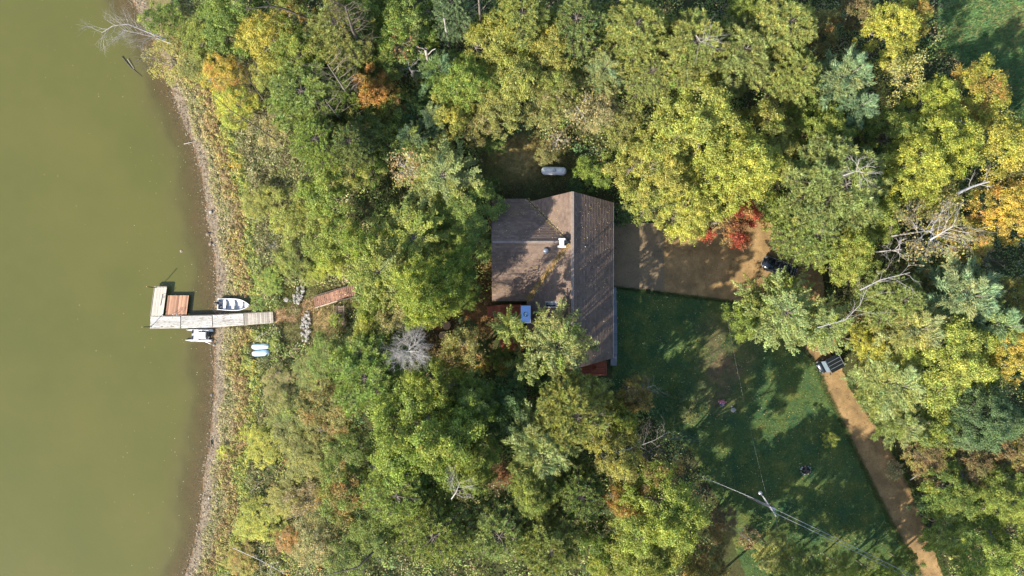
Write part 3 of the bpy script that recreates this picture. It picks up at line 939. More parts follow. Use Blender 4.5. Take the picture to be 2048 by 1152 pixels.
# thin vent pipe on the east slope
z = 5.0
for _ in range(8):
    x, y = P(1170, 494, z); z = RZ - (x - xr) * (RZ - EZ) / (xe - xr)
vp = thing("vent_pipe", "slim pale plumbing pipe standing on the east roof slope", "vent pipe", (x, y, z))
bm = bmesh.new(); add_lathe(bm, [(0.05, -0.1), (0.05, 0.65), (0.035, 0.66)], n=12); link("pipe", bm_mesh("pipe", bm), M_offwhite, vp)
bm = bmesh.new(); add_lathe(bm, [(0.16, -0.05), (0.12, 0.08), (0.06, 0.1)], n=12); link("boot", bm_mesh("boot", bm), M_black, vp)
# chimney chase with flat metal top
cz = 8.0
cc = Vector((*P(1051.5, 628.5, cz), 0))
ch = thing("chimney", "tall boxed chimney with flat metal top coloured like reflected blue sky and round flue", "chimney", cc)
cw, cl = 19 * S * (H - cz) / H, 34 * S * (H - cz) / H
box("chase", (0, 0, 4.0), (cw - 0.1, cl - 0.1, 8.0), M_siding, ch)
box("metal_top", (0, 0, 8.03), (cw, cl, 0.06), M_cap, ch)
bm = bmesh.new()
for s in (-1, 1):
    add_box(bm, (s * (cw / 2 - 0.0), 0, 8.05), (0.05, cl + 0.05, 0.12)); add_box(bm, (0, s * (cl / 2), 8.05), (cw - 0.05, 0.05, 0.12))
link("trim", bm_mesh("trim", bm), M_steel, ch)
bm = bmesh.new(); add_lathe(bm, [(0.17, 8.05), (0.17, 8.45)], n=18); link("flue", bm_mesh("flue", bm), M_alu, ch)
bm = bmesh.new(); add_lathe(bm, [(0.10, 8.45), (0.24, 8.47), (0.25, 8.53), (0.12, 8.62), (0.02, 8.63)], n=18); link("flue_cap", bm_mesh("flue_cap", bm, True), M_cap, ch)
# gutter-like corner board and deck railing posts
def deck_area(t, x0, x1, y0, y1, z, along='X', w=0.145):
    a, b = (y0, y1) if along == 'X' else (x0, x1)
    p = a + w / 2
    while p < b:
        if along == 'X': plank("board", M_deck, t, ((x0 + x1) / 2, p, z), (x1 - x0, w - 0.012, 0.035))
        else: plank("board", M_deck, t, (p, (y0 + y1) / 2, z), (w - 0.012, y1 - y0, 0.035))
        p += w
deck = thing("deck", "orange red stained wooden deck wrapping the southwest corner of the house", "deck", (0, 0, 0))
dz = 1.0
dx0, dy0 = P(1002, 702, dz); dx1, dy1 = P(1046, 608, dz)
deck_area(deck, dx0, dx1, dy0, dy1, dz)
sx0, sy0 = P(1000, 748, dz); sx1, sy1 = P(1210, 716, dz)
deck_area(deck, sx0, sx1, sy0, min(sy1, dy0 - 0.05), dz)
ramp_e = P(962, 640, dz)
for (a, b, c, d) in ((dx0, dx1, dy0, dy1), (sx0, sx1, sy0, sy1)):
    for q in (0.1, 0.5, 0.9): plank("joist", M_deck, deck, (a + (b - a) * q, (c + d) / 2, dz - 0.12), (0.06, d - c - 0.1, 0.18))
    for q in (0.02, 0.98):
        for r in (0.03, 0.97): plank("post", M_deck, deck, (a + (b - a) * q, c + (d - c) * r, dz / 2 - 0.1), (0.12, 0.12, dz + 0.15))
def rail(t, a, b, z):
    a = Vector((*a, z)); b = Vector((*b, z)); L = (b - a).length; rz = math.atan2(b.y - a.y, b.x - a.x)
    box("top_rail", ((a + b) / 2) + Vector((0, 0, 0.95)), (L, 0.13, 0.04), M_deck, t, rz)
    n = max(2, int(L / 1.6) + 1)
    for i in range(n): box("rail_post", a.lerp(b, i / (n - 1)) + Vector((0, 0, 0.46)), (0.09, 0.09, 0.94), M_deck, t)
    k = int(L / 0.3)
    bm = bmesh.new()
    for i in range(k): add_box(bm, a.lerp(b, (i + .5) / k) + Vector((0, 0, 0.5)), (0.035, 0.035, 0.78))
    link("balusters", bm_mesh("balusters", bm), M_deck, t)['kind'] = 'stuff'
rail(deck, (dx0, dy0), (dx0, dy1 - 1.3), dz)
rail(deck, (sx0, sy0), (sx1, sy0), dz)
rail(deck, (sx1, sy0), (sx1, sy1 - 0.3), dz)
# ramp-like steps from the deck to the yard on the west
for k in range(5):
    plank("step", M_deck, deck, (dx0 - 0.2 - 0.33 * k, dy1 - 0.75 - 0.06 * k, dz - 0.05 - 0.18 * k), (0.32, 1.2, 0.04))
for s in (-1, 1): beam("stringer", (dx0, dy1 - 0.75 + s * 0.62, dz - 0.12), (dx0 - 1.75, dy1 - 0.95 + s * 0.62, 0.05), 0.05, 0.2, M_deck, deck)
# brown canvas covered object on the deck? -> two red brown deck chairs seen between the leaves
def chair(px, py, rz, label, zz=None):
    z0 = dz + 0.02 if zz is None else zz
    x, y = P(px, py, z0)
    t = thing("deck_chair", label, "chair", (x, y, z0), rz, "red brown wooden chairs around the deck")
    for i in range(5): plank("seat_slat", M_deck, t, (-0.2 + i * 0.11, 0, 0.36 - 0.02 * i), (0.095, 0.52, 0.02))
    for i in range(5): plank("back_slat", M_deck, t, (-0.36, -0.22 + i * 0.11, 0.68), (0.03, 0.095, 0.72), rot=(0, -0.35, 0))
    for s in (-1, 1):
        plank("arm", M_deck, t, (0.0, s * 0.36, 0.56), (0.75, 0.12, 0.025))
        for q in (-0.28, 0.3): plank("leg", M_deck, t, (q, s * 0.31, 0.27), (0.07, 0.04, 0.54))
    return t
chair(1185, 729, 2.0, "red brown wooden chair on the deck by the southeast roof corner")

# concrete strip along the east wall
walk = thing("slab_walkway", "narrow row of blue grey concrete slabs along the east wall of the house", "walkway", (0, 0, 0))
yy = 574
for L, w_, c in ((27, 5.5, 1229.5), (32, 6, 1230), (34, 6.5, 1230.5), (22, 7.5, 1230), (20, 9, 1229.5), (22, 13, 1227)):
    a = G(c, yy); b = G(c, yy + L)
    box("slab", ((a.x + b.x) / 2, (a.y + b.y) / 2, 0.14), (w_ * S, abs(a.y - b.y) - 0.03, 0.18), M_conc, walk, bev=0.015)
    yy += L

# propane tank
tp = G(1107, 344); tank = thing("propane_tank", "horizontal white propane tank with stained top north of the house", "tank", (tp.x, tp.y, 0), -0.02)
bm = bmesh.new()
prof = [(0.02, -1.5)] + [(0.48 * math.sin(a), -1.06 - 0.44 * math.cos(a)) for a in [0.3, 0.6, 0.9, 1.2, 1.5]] + [(0.48 * math.sin(a), 1.06 + 0.44 * math.cos(a)) for a in [1.5, 1.2, 0.9, 0.6, 0.3]] + [(0.02, 1.5)]
add_lathe(bm, prof, (0, 0, 0.72), 28, 'X')
M_tank = wood("stained_white_tank_paint", (0.58, 0.60, 0.60), (0.66, 0.67, 0.67), 'X', (0.33, 0.34, 0.34), 0.46, 0.05)
link("shell", bm_mesh("shell", bm, True), M_tank, tank)
bm = bmesh.new(); add_lathe(bm, [(0.2, 1.1), (0.2, 1.3), (0.14, 1.36), (0.03, 1.38)], n=18); link("valve_dome", bm_mesh("valve_dome", bm, True), M_offwhite, tank)
for s in (-0.85, 0.85): box("foot", (s, 0, 0.16), (0.16, 0.7, 0.32), M_conc, tank)

# ---------------------------------------------------------------- the dock, raft and boats
DZ = W + 0.62
dock = thing("dock", "long white and grey wooden dock with an L shaped end out on the lake", "dock", (*P(425, 640, DZ), W))
D0 = Vector(dock.location)
def L3(px, py, z): return Vector((*P(px, py, z), z)) - D0
def section(parent, quad, n, m, z, along=True, th=0.045, gap=0.022):
    """quad: px corners TL,TR,BR,BL; n planks, along the length (TL->TR) or across it"""
    a, b, c, d = [L3(p[0], p[1], z) for p in quad]
    for i in range(n):
        t0 = i / n; t1 = (i + 1) / n
        if along: p, q, r, s = a.lerp(d, t0), b.lerp(c, t0), b.lerp(c, t1), a.lerp(d, t1)
        else: p, q, r, s = a.lerp(b, t0), d.lerp(c, t0), d.lerp(c, t1), a.lerp(b, t1)
        m0 = (p + s) / 2; m1 = (q + r) / 2
        L = (m1 - m0).length; wd = ((p - s).length + (q - r).length) / 2 - gap
        rz = math.atan2(m1.y - m0.y, m1.x - m0.x)
        plank("plank", m, parent, (m0 + m1) / 2 + Vector((0, 0, random.uniform(-0.006, 0.006))), (L - gap + random.uniform(-0.03, 0.01), wd, th), rz)
section(dock, [(301, 633), (361, 633), (361, 657), (300, 656)], 10, M_dockwhite, DZ)
section(dock, [(362, 632), (424, 631), (425, 654), (362, 657)], 10, M_dockwhite, DZ + 0.02)
section(dock, [(425, 630.5), (487, 628), (488, 650), (426, 654)], 10, M_dockwhite, DZ + 0.02)
section(dock, [(488, 627.5), (546, 624), (547, 645), (489, 650)], 15, M_dockgrey, DZ, along=False)
section(dock, [(310, 574), (334, 574), (326, 632), (302, 632)], 4, M_dockgreyY, DZ, along=False)
a, b = L3(334, 574, DZ - .12), L3(326, 632, DZ - .12)
beam("side_board", a, b, 0.05, 0.22, M_post, dock)
a, b = L3(300.5, 657, DZ - .14), L3(425, 654.5, DZ - .14); beam("side_board", a, b, 0.05, 0.24, M_dockgrey, dock)
a, b = L3(425, 654.5, DZ - .14), L3(547, 645.5, DZ - .14); beam("side_board", a, b, 0.05, 0.24, M_dockgrey, dock)
a, b = L3(301, 632.5, DZ - .14), L3(425, 630, DZ - .14); beam("side_board", a, b, 0.05, 0.24, M_dockgrey, dock)
a, b = L3(425, 630, DZ - .14), L3(546, 623.5, DZ - .14); beam("side_board", a, b, 0.05, 0.24, M_dockgrey, dock)
a, b = L3(309.5, 573, DZ - .14), L3(334.5, 573, DZ - .14); beam("side_board", a, b, 0.05, 0.24, M_dockgrey, dock)
a, b = L3(309.5, 573, DZ - .14), L3(301.5, 632, DZ - .14); beam("side_board", a, b, 0.05, 0.24, M_dockgrey, dock)
for px, py in ((312, 578), (330, 578), (304, 628), (304, 655), (358, 655), (358, 635), (392, 634), (392, 653), (425, 652), (425, 632), (486, 649), (486, 630)):
    q = L3(px, py, DZ); bt = float(gz(*P(px, py, DZ))) - D0.z
    box("piling", (q.x, q.y, (q.z + bt) / 2 - 0.15), (0.1, 0.1, max(0.4, q.z - bt + 0.2)), M_post, dock)
# loose hooked bracket lying on the side arm
tb = Tubes(); tb.add([L3(325, 589, DZ + .05), L3(324, 596, DZ + .05), L3(321, 611, DZ + .05)], 0.03, 0.03, 5); tb.add([L3(324, 589, DZ + .05), L3(328, 590, DZ + .3), L3(327, 596, DZ + .05)], 0.025, 0.025, 5)
link("mooring_bracket", tb.mesh("mooring_bracket"), M_post, dock)
def mooring(px, py, label, dirx, diry, h=1.9):
    b = Vector((*P(px, py, DZ), DZ - 0.5))
    t = thing("mooring_pole", label, "pole", b, 0, "tall poles at the lake end of the dock")
    bm = bmesh.new(); add_tube(bm, [(0, 0, -0.8), (dirx * 0.2, diry * 0.2, h * 0.5), (dirx, diry, h)], 0.045, 8); link("pole", bm_mesh("pole", bm), M_black, t)
    bm = bmesh.new(); add_lathe(bm, [(0.09, 0.42), (0.09, 0.56), (0.05, 0.6)], n=10); link("collar", bm_mesh("collar", bm), M_steel, t)
    bm = bmesh.new(); add_tube(bm, [(dirx * 1.0, diry, h), (dirx * 1.14, diry * 1.14, h * 1.14)], 0.05, 8); link("tip", bm_mesh("tip", bm), M_rim, t)
mooring(311.5, 575.5, "dark pole at the far corner of the dock's side arm", -0.25, 0.12)
mooring(302.5, 653.0, "dark pole at the outer white corner of the main dock", -0.25, 0.02)

RZt = W + 0.45
raft = thing("swim_raft", "square reddish plank swim raft moored between the two arms of the dock", "raft", (*P(355, 610, RZt), W))
D0 = Vector(raft.location)
section(raft, [(336, 590.5), (378, 590.5), (373, 631), (331, 630)], 18, M_raft, RZt, along=False)
bm = bmesh.new(); add_box(bm, (0, 0, 0.12), (2.3, 2.1, 0.5), 0.0)
link("float", bm_mesh("float", bm), M_black, raft)
bm = bmesh.new()
for s in (-0.2, 0.2): add_tube(bm, [(0.0 + s, -1.3, -0.3), (0.0 + s, -1.25, 0.5), (s, -1.22, 1.15), (s, -1.0, 1.25), (s, -0.85, 0.5)], 0.025, 8)
link("ladder_rail", bm_mesh("ladder_rail", bm, True), M_alu, raft)
for k in range(3): box("rung", (0, -1.28, 0.4 - 0.3 * k), (0.4, 0.05, 0.04), M_alu, raft)

def hull_mesh(name, L, B, Dp, inner=0.0, n=18, stern=0.9, kmax=0.5):
    secs = []
    for i in range(n + 1):
        t = i / n
        w = B / 2 * (stern + (1 - stern) * min(1, t / 0.35)) if t < kmax else B / 2 * max(0.02, (1 - ((t - kmax) / (1 - kmax)) ** 2.3))
        w = max(0.02, w - inner); sheer = Dp * (1 + 0.25 * t * t); x = (t - 0.5) * (L - inner * 2)
        kz = inner + 0.12 * Dp * max(0, (t - 0.7) / 0.3) ** 2 * 4
        secs.append([(x, -w, sheer), (x, -w * 0.93, Dp * 0.35 + kz), (x, -w * 0.55, 0.04 + kz), (x, 0, kz), (x, w * 0.55, 0.04 + kz), (x, w * 0.93, Dp * 0.35 + kz), (x, w, sheer)])
    return loft(name, secs, closed=False)
# rowboat on the bank
rb = G(471, 609)
row = thing("rowboat", "white aluminium rowboat with bench seats and black outboard beached beside the dock", "rowboat", (rb.x, rb.y, float(gz(rb.x, rb.y)) + 0.04), -0.03)
link("hull", hull_mesh("hull", 3.95, 1.42, 0.5), M_offwhite, row)
link("inner_hull", hull_mesh("inner_hull", 3.95, 1.42, 0.5, 0.06), M_aluin, row)
secs = []
for i in range(19):
    t = i / 18; kmax = .5
    w = 1.42 / 2 * (0.9 + 0.1 * min(1, t / 0.35)) if t < kmax else 1.42 / 2 * max(0.02, (1 - ((t - kmax) / (1 - kmax)) ** 2.3))
    secs.append(((t - 0.5) * 3.95, w, 0.5 * (1 + 0.25 * t * t)))
bm = bmesh.new()
for s in (-1, 1): add_tube(bm, [(x, s * w, z) for x, w, z in secs], 0.045, 6)
link("gunwale", bm_mesh("gunwale", bm, True), M_white, row)
box("transom", (-1.95, 0, 0.27), (0.07, 1.26, 0.5), M_white, row)
for x, w in ((-1.2, 1.26), (-0.15, 1.34), (0.85, 1.2)): box("bench", (x, 0, 0.36), (0.32, w, 0.05), M_white, row, bev=0.015)
box("bow_deck", (1.55, 0, 0.52), (0.4, 0.5, 0.04), M_white, row)
mo = thing("outboard_motor", "black outboard motor on the stern of the white rowboat", "motor", Vector(row.location) + Vector((-2.0, 0.18, 0.55)), 0.2)
bm = bmesh.new(); add_box(bm, (0, 0, 0.2), (0.5, 0.32, 0.36), 0, 0.09); link("cowling", bm_mesh("cowling", bm, True), M_black, mo)
bm = bmesh.new(); add_box(bm, (-0.02, 0, -0.25), (0.16, 0.1, 0.7), 0, 0.03); link("shaft", bm_mesh("shaft", bm), M_steel, mo)
bm = bmesh.new(); add_tube(bm, [(0.2, 0, 0.15), (0.62, -0.06, 0.2)], 0.03, 8); link("tiller", bm_mesh("tiller", bm), M_black, mo)
bt = thing("fuel_can", "dark fuel can in the stern of the white rowboat", "fuel can", Vector(row.location) + Vector((-1.62, -0.3, 0.12)), 0.3)
box("body", (0, 0, 0.12), (0.42, 0.3, 0.24), M_black, bt, bev=0.05); box("handle", (0, 0, 0.28), (0.22, 0.05, 0.06), M_steel, bt)

# small twin hull boat tied under the dock
pc = Vector((*P(398, 671, W + 0.3), W))
pon = thing("pontoon_boat", "small twin hulled white fishing boat tied against the dock", "boat", pc, math.pi - 0.02)
def pontoon():
    secs = []
    for i in range(15):
        t = i / 14; x = (t - 0.5) * 3.3
        w = 0.18 * (1 if t < 0.6 else max(0.05, 1 - ((t - 0.6) / 0.4) ** 2)); h = 0.34 * (0.8 + 0.2 * (1 if t < .6 else 1 - (t - .6)))
        secs.append([(x, w * math.cos(a), 0.08 + h * 0.5 * math.sin(a) + 0.1 * max(0, t - 0.6)) for a in [k * math.pi / 5 for k in range(10)]])
    return loft("hull", secs)
pm = pontoon()
link("hull", pm, M_white, pon, (0.1, 0.6, 0)); link("hull", pm, M_white, pon, (0.0, -0.66, 0))
box("platform", (0.42, 0, 0.34), (0.8, 1.5, 0.06), M_aluin, pon, bev=0.01)
box("seat_box", (-0.55, -0.05, 0.42), (0.9, 0.78, 0.36), M_white, pon, bev=0.04)
box("seat_back", (-0.98, -0.05, 0.66), (0.1, 0.7, 0.3), M_alu, pon, bev=0.03)
for q in ([(0.85, -0.64, 0.3), (-1.25, -0.64, 0.38)], [(0.85, 0.62, 0.3), (-1.25, 0.62, 0.38)], [(0.85, -0.66, 0.33), (0.85, 0.62, 0.33)], [(0, -0.66, 0.33), (0, 0.62, 0.33)], [(-1.2, -0.66, 0.33), (-1.2, 0.62, 0.33)]):
    bm = bmesh.new(); add_tube(bm, q, 0.03, 6); link("tube", bm_mesh("tube", bm), M_steel, pon)
box("motor", (-1.3, 0.1, 0.35), (0.3, 0.26, 0.34), M_black, pon, bev=0.06)
for s in (-0.42, 0.3): box("foot_rest", (0.78, s, 0.42), (0.12, 0.4, 0.1), M_black, pon, bev=0.02)
bm = bmesh.new(); add_tube(bm, [(-0.4, 0.66, 0.3), (-0.9, 0.75, 0.35), (-1.5, 1.0, 0.5)], 0.03, 6); link("paddle", bm_mesh("paddle", bm), M_alu, pon)

# overturned pale blue boats in the grass
def kayak(px, py, rz, label):
    g = G(px, py)
    t = thing("overturned_kayak", label, "kayak", (g.x, g.y, g.z + 0.02), rz, "pale blue boats lying upside down in the grass")
    secs = []; sb = []
    for i in range(15):
        q = i / 14; x = (q - 0.5) * 2.15
        w = 0.37 * (1 - abs(2 * q - 1) ** 5 * 0.45); h = 0.34 * (1 - abs(2 * q - 1) ** 4 * 0.5)
        secs.append([(x, w * math.cos(a), 0.12 + h * math.sin(a)) for a in [k * math.pi / 8 for k in range(9)]] + [(x, -w, 0.0), (x, w, 0.0)])
        sb.append([(x, s * (w + 0.012), z) for s, z in ((-1, 0.0), (-1, 0.13), (1, 0.13), (1, 0.0))])
    link("hull", loft("hull", secs), M_kayak, t)
    link("rim_band", loft("rim_band", sb), M_kayakb, t)
    box("keel_strip", (0, 0, 0.465), (1.5, 0.05, 0.03), M_white, t)
    return t
kayak(522.5, 692.5, 0.05, "upper of two overturned pale blue boats in the shore grass")
kayak(523.0, 706.0, 0.07, "lower of two overturned pale blue boats in the shore grass")

# ---------------------------------------------------------------- stairs, rock piles and stones
st = thing("bank_stairs", "reddish board walkway climbing the bank between the rock piles and the trees", "stairs", (0, 0, 0))
path = [(630, 604), (655, 597), (675, 590), (692, 584), (712, 581)]
pts = []
for a, b in zip(path, path[1:]):
    for k in range(7 if a[0] < 670 else 5): t = k / (7 if a[0] < 670 else 5); pts.append((a[0] + (b[0] - a[0]) * t, a[1] + (b[1] - a[1]) * t))
for i, (a, b) in enumerate(pts):
    g = G(a, b, 0.25); plank("tread", M_stair, st, (g.x, g.y, g.z + 0.27 + 0.01 * (i % 2)), (0.19, 1.2, 0.05), 0.15)
for s in (-12, 12):
    p0, p1, p2 = G(630, 604 + s, .3), G(675, 590 + s, .3), G(712, 581 + s, .3)
    beam("edge_beam", p0 + Vector((0, 0, .2)), p1 + Vector((0, 0, .2)), 0.12, 0.3, M_frame if s > 0 else M_post, st)
    beam("edge_beam", p1 + Vector((0, 0, .2)), p2 + Vector((0, 0, .2)), 0.12, 0.3, M_post, st)
s2 = thing("side_stairs", "dull brown plank steps running down from the reddish walkway", "stairs", (0, 0, 0))
for i in range(8):
    g = G(680, 614 + i * 4.8, .15)
    plank("tread", M_stair2, s2, (g.x, g.y, g.z + 0.16), (0.95, 0.24, 0.05), 0.02)
for px in (670, 690):
    a, b = G(px, 610), G(px + 1, 654)
    beam("side_rail", a + Vector((0, 0, 0.6)), b + Vector((0, 0, 0.6)), 0.06, 0.1, M_stair2, s2)
    for k in range(3): q = a.lerp(b, k / 2); box("post", q + Vector((0, 0, 0.25)), (0.09, 0.09, 0.8), M_post, s2)
def stone_mesh(seed):
    r = random.Random(seed); bm = bmesh.new()
    bmesh.ops.create_icosphere(bm, subdivisions=1, radius=0.5)
    for v in bm.verts: v.co *= r.uniform(0.75, 1.2); v.co.z *= 0.75
    return bm_mesh("stone", bm)
STN = [stone_mesh(i) for i in range(6)]
for s_ in STN: s_.materials.append(M_stone)
STB = [s_.copy() for s_ in STN]
for s_ in STB: s_.materials.clear(); s_.materials.append(M_stoneb)
def rockpile(label, cx, cy, rx, ry, n, lo=0.22, hi=0.55, rot=0.0):
    c = G(cx, cy)
    t = thing("rock_pile", label, "rocks", c)
    for i in range(n):
        a = random.random() * 6.283; r = math.sqrt(random.random())
        dx, dy = rx * r * math.cos(a), ry * r * math.sin(a)
        px = cx + dx * math.cos(rot) - dy * math.sin(rot); py = cy + dx * math.sin(rot) + dy * math.cos(rot)
        g = G(px, py); s = random.uniform(lo, hi)
        link("stone", random.choice(STN), None, t, g - c + Vector((0, 0, s * 0.25 + random.uniform(0, .12))), (random.uniform(-.4, .4), random.uniform(-.4, .4), random.random() * 6), (s, s * random.uniform(.7, 1.1), s * .9))
rockpile("pale boulder pile beside the top of the straw path", 598, 588, 10, 20, 62, rot=0.3)
rockpile("long pile of pale boulders below the straw path", 613, 652, 9, 32, 85, rot=0.06)
def boulder(px, py, s, label, m=STN, grp=None, dz_=0.0):
    g = G(px, py)
    o = link("boulder", random.choice(m).copy(), None, None, g + Vector((0, 0, s * 0.2 + dz_)), (0.1, 0.2, random.random() * 6), (s, s * .85, s * .7))
    tag(o, label, "rock", grp)
boulder(573, 600, 0.85, "pale boulder left of the straw path, larger of a pair")
boulder(582, 601, 0.5, "small pale boulder touching a larger one by the straw path")
boulder(422, 425, 0.5, "white stone on the muddy beach north of the dock")
boulder(416, 468, 0.6, "round brown stone at the waterline, upper of two dark beach stones", STB)
boulder(421, 488, 0.5, "small brown stone at the waterline, lower of two dark beach stones", STB)
boulder(428, 490, 0.3, "tiny pale stone beside the lower dark beach stone")
boulder(366, 503, 0.55, "submerged dark rock out in the shallow water", STB, dz_=0.3)
boulder(428, 690, 0.35, "small pale stone on the mud just below the twin hulled boat")
boulder(424, 790, 0.35, "lone pale stone halfway down the lower muddy beach")
boulder(418, 996, 0.35, "pale stone on the mud strip near the bottom of the lake shore")

# sticks lying in the shallows
def stick(pts, r, label, m, up=0.06, cat="stick", name="fallen_stick", w=True):
    tb = Tubes(); q = []
    for px, py, z in pts: q.append(Vector((*P(px, py, W + z), W + z)))
    tb.add(q, r, r * 0.5, 6)
    o = link(name, tb.mesh(name), m); tag(o, label, cat)
stick([(243, 113, .1), (262, 135, .05), (284, 153, 0.02)], 0.05, "bent thin stick in the lake below the leaning snag", M_darkbark)
stick([(255, 118, .12), (268, 138, .08)], 0.04, "short pale stick beside the bent one in the lake", M_deadbark)
stick([(332, 167, .15), (348, 152, .3)], 0.05, "short pale stick lying across the upper shoreline", M_deadbark)
stick([(368, 288, .1), (385, 284, .35)], 0.06, "pale stick poking into the water from the upper mud strip", M_deadbark)
stick([(422, 880, .1), (423, 894, .2)], 0.07, "short dark stick at the waterline of the lower shore", M_darkbark)
stick([(395, 1065, .1), (404, 1080, .3)], 0.05, "thin dark twig on the mud near the lower left corner", M_darkbark)
stick([(275, 40, 1.2), (292, 33, 1.5), (312, 28, 1.6)], 0.10, "pale broken log leaning over the top of the shoreline", M_deadbark, name="broken_log", cat="log")
stick([(510, 680, 1.0), (520, 672, 1.0), (532, 666, 1.0)], 0.05, "pale stick on the grass above the overturned boats", M_deadbark)

# ---------------------------------------------------------------- yard things
def wheel(parent, x, y, r, w):
    bm = bmesh.new(); add_lathe(bm, [(r * 0.6, -w / 2), (r * 0.96, -w / 2), (r, -w * .3), (r, w * .3), (r * 0.96, w / 2), (r * 0.6, w / 2)], (0, 0, 0), 20, 'Y')
    o = link("wheel", bm_mesh("wheel", bm, False), M_black, parent, (x, y, r))
    bm = bmesh.new(); add_lathe(bm, [(r * 0.3, -w * .52), (r * 0.55, -w * .45), (r * 0.55, w * .45), (r * 0.3, w * .52)], (0, 0, 0), 14, 'Y')
    link("rim", bm_mesh("rim", bm), M_steel, o)
def car(loc, rz):
    t = thing("parked_car", "black car with rounded hood parked under a branch at the driveway's far end", "car", loc, rz)
    prof = [(-2.1, .62, .34, .70), (-1.95, .80, .28, .92), (-1.2, .86, .25, 1.0), (0.0, .87, .25, 0.98), (1.1, .86, .25, 0.93), (1.7, .80, .27, 0.84), (2.02, .60, .32, 0.66), (2.08, .50, .38, 0.56)]
    secs = []
    for x, w, z0, z1 in prof:
        secs.append([(x, -w, z0), (x, -w * 1.02, (z0 + z1) / 2), (x, -w * .95, z1 - .06), (x, -w * .6, z1 + .02), (x, 0, z1 + .05), (x, w * .6, z1 + .02), (x, w * .95, z1 - .06), (x, w * 1.02, (z0 + z1) / 2), (x, w, z0)])
    link("body", loft("body", secs), M_carpaint, t)
    cab = []
    for x, w, z1 in ((-1.9, .62, .95), (-1.5, .64, 1.34), (-0.6, .66, 1.46), (0.1, .65, 1.42), (0.85, .70, .96)):
        cab.append([(x, -w * 1.15, .88), (x, -w, z1 - .05), (x, -w * .6, z1), (x, w * .6, z1), (x, w, z1 - .05), (x, w * 1.15, .88)])
    link("cabin_glass", loft("cabin_glass", cab), M_glass, t)
    rf = []
    for x, w, z1 in ((-1.45, .60, 1.37), (-0.6, .63, 1.475), (0.1, .62, 1.435)):
        rf.append([(x, -w, z1 - .04), (x, -w * .6, z1 + .01), (x, w * .6, z1 + .01), (x, w, z1 - .04), (x, w, z1 - .07), (x, -w, z1 - .07)])
    link("roof", loft("roof", rf), M_carpaint, t)
    bm = bmesh.new(); add_tube(bm, [(2.08, -.55, .55), (2.16, -.25, .55), (2.18, .25, .55), (2.08, .55, .55)], 0.05, 6); link("bumper", bm_mesh("bumper", bm), M_steel, t)
    for s in (-1, 1):
        box("headlight", (1.93, s * .58, .70), (.22, .26, .12), M_alu, t, bev=.03)
        box("side_mirror", (0.75, s * .95, .98), (.14, .2, .12), M_carpaint, t, bev=.03)
        wheel(t, 1.3, s * .80, .32, .2); wheel(t, -1.3, s * .80, .32, .2)
g = G(1550, 533); car((g.x + 0.3, g.y - 0.1, 0.08), math.pi - 0.35)
M_rib = simple("dull_roof_rib", (0.10, 0.11, 0.13), 0.5)
def utv(loc, rz):
    t = thing("utility_vehicle", "dark side by side utility vehicle with ribbed roof and sky tinted windshield on the sandy path", "vehicle", loc, rz)
    hood = []
    for x, w, z in ((0.75, .70, .95), (1.2, .66, .88), (1.45, .55, .74), (1.55, .4, .6)):
        hood.append([(x, -w, .45), (x, -w, z - .08), (x, -w * .6, z), (x, w * .6, z), (x, w, z - .08), (x, w, .45)])
    link("hood", loft("hood", hood), M_carpaint, t)
    box("chassis", (-.1, 0, .42), (2.7, 1.1, .2), M_black, t)
    box("cargo_bed", (-1.25, 0, .78), (.8, 1.3, .36), M_carpaint, t, bev=.03)
    rf = box("roof", (-.15, 0, 1.88), (1.75, 1.75, .07), M_carpaint, t, bev=.03)
    for y in (-.42, .0, .42): box("rib", (0, y, .05), (1.6, .06, .04), M_rib, rf)
    box("roof_edge", (-.85, 0, .05), (.05, 1.6, .04), M_steel, rf)
    box("windshield", (.86, 0, 1.5), (.05, 1.45, .6), M_windsh, t, rot=(0, -0.5, 0))
    box("seat", (-.35, 0, .85), (.5, 1.2, .2), M_black, t, bev=.05); box("seat_back", (-.62, 0, 1.15), (.12, 1.2, .5), M_black, t, bev=.04)
    bm = bmesh.new()
    for s in (-1, 1):
        add_tube(bm, [(1.05, s * .68, .85), (.62, s * .7, 1.86)], .03, 6); add_tube(bm, [(-.9, s * .7, .6), (-.95, s * .72, 1.86)], .03, 6)
    link("roll_cage", bm_mesh("roll_cage", bm), M_black, t)
    for s in (-1, 1):
        wheel(t, 1.05, s * .66, .33, .26); wheel(t, -1.1, s * .66, .33, .26)
        box("side_mirror", (.8, s * .98, 1.5), (.1, .2, .14), M_black, t, bev=.02); box("headlight", (1.46, s * .36, .66), (.1, .2, .12), M_alu, t, bev=.02)
x, y = P(1666, 727, 1.7); utv((x, y, 0.09), math.radians(208))

# utility pole, its lamp arm, crossarm, insulators and cables
pz = 9.0
base = Vector((*P(1493, 992, 0), 0)); top = Vector((*P(1541, 1014, pz), pz))
pole = thing("utility_pole", "grey wooden utility pole with crossarm and transformer at the lower edge of the lawn", "utility pole", base)
bm = bmesh.new(); add_tube(bm, [(0, 0, -0.2), (top - base) * 0.5, top - base], 0.15, 12, 0.10); link("shaft", bm_mesh("shaft", bm, True), M_polewood, pole)
ad = (Vector((*P(1554, 1043, pz), 0)) - Vector((*P(1521, 993, pz), 0))).normalized()
tl = top - base
beam("crossarm", tl + ad * 1.35 + Vector((0, 0, -.35)), tl - ad * 1.3 + Vector((0, 0, -.35)), 0.11, 0.13, M_polewood, pole)
for k, q in enumerate((-1.1, -0.45, 0.75, 1.2)):
    bm = bmesh.new(); add_lathe(bm, [(0.03, 0), (0.07, .04), (0.05, .08), (0.07, .12), (0.05, .16), (0.02, .2)], n=10)
    link("insulator", bm_mesh("insulator", bm, True), M_offwhite, pole, tl + ad * q + Vector((0, 0, -.27)))
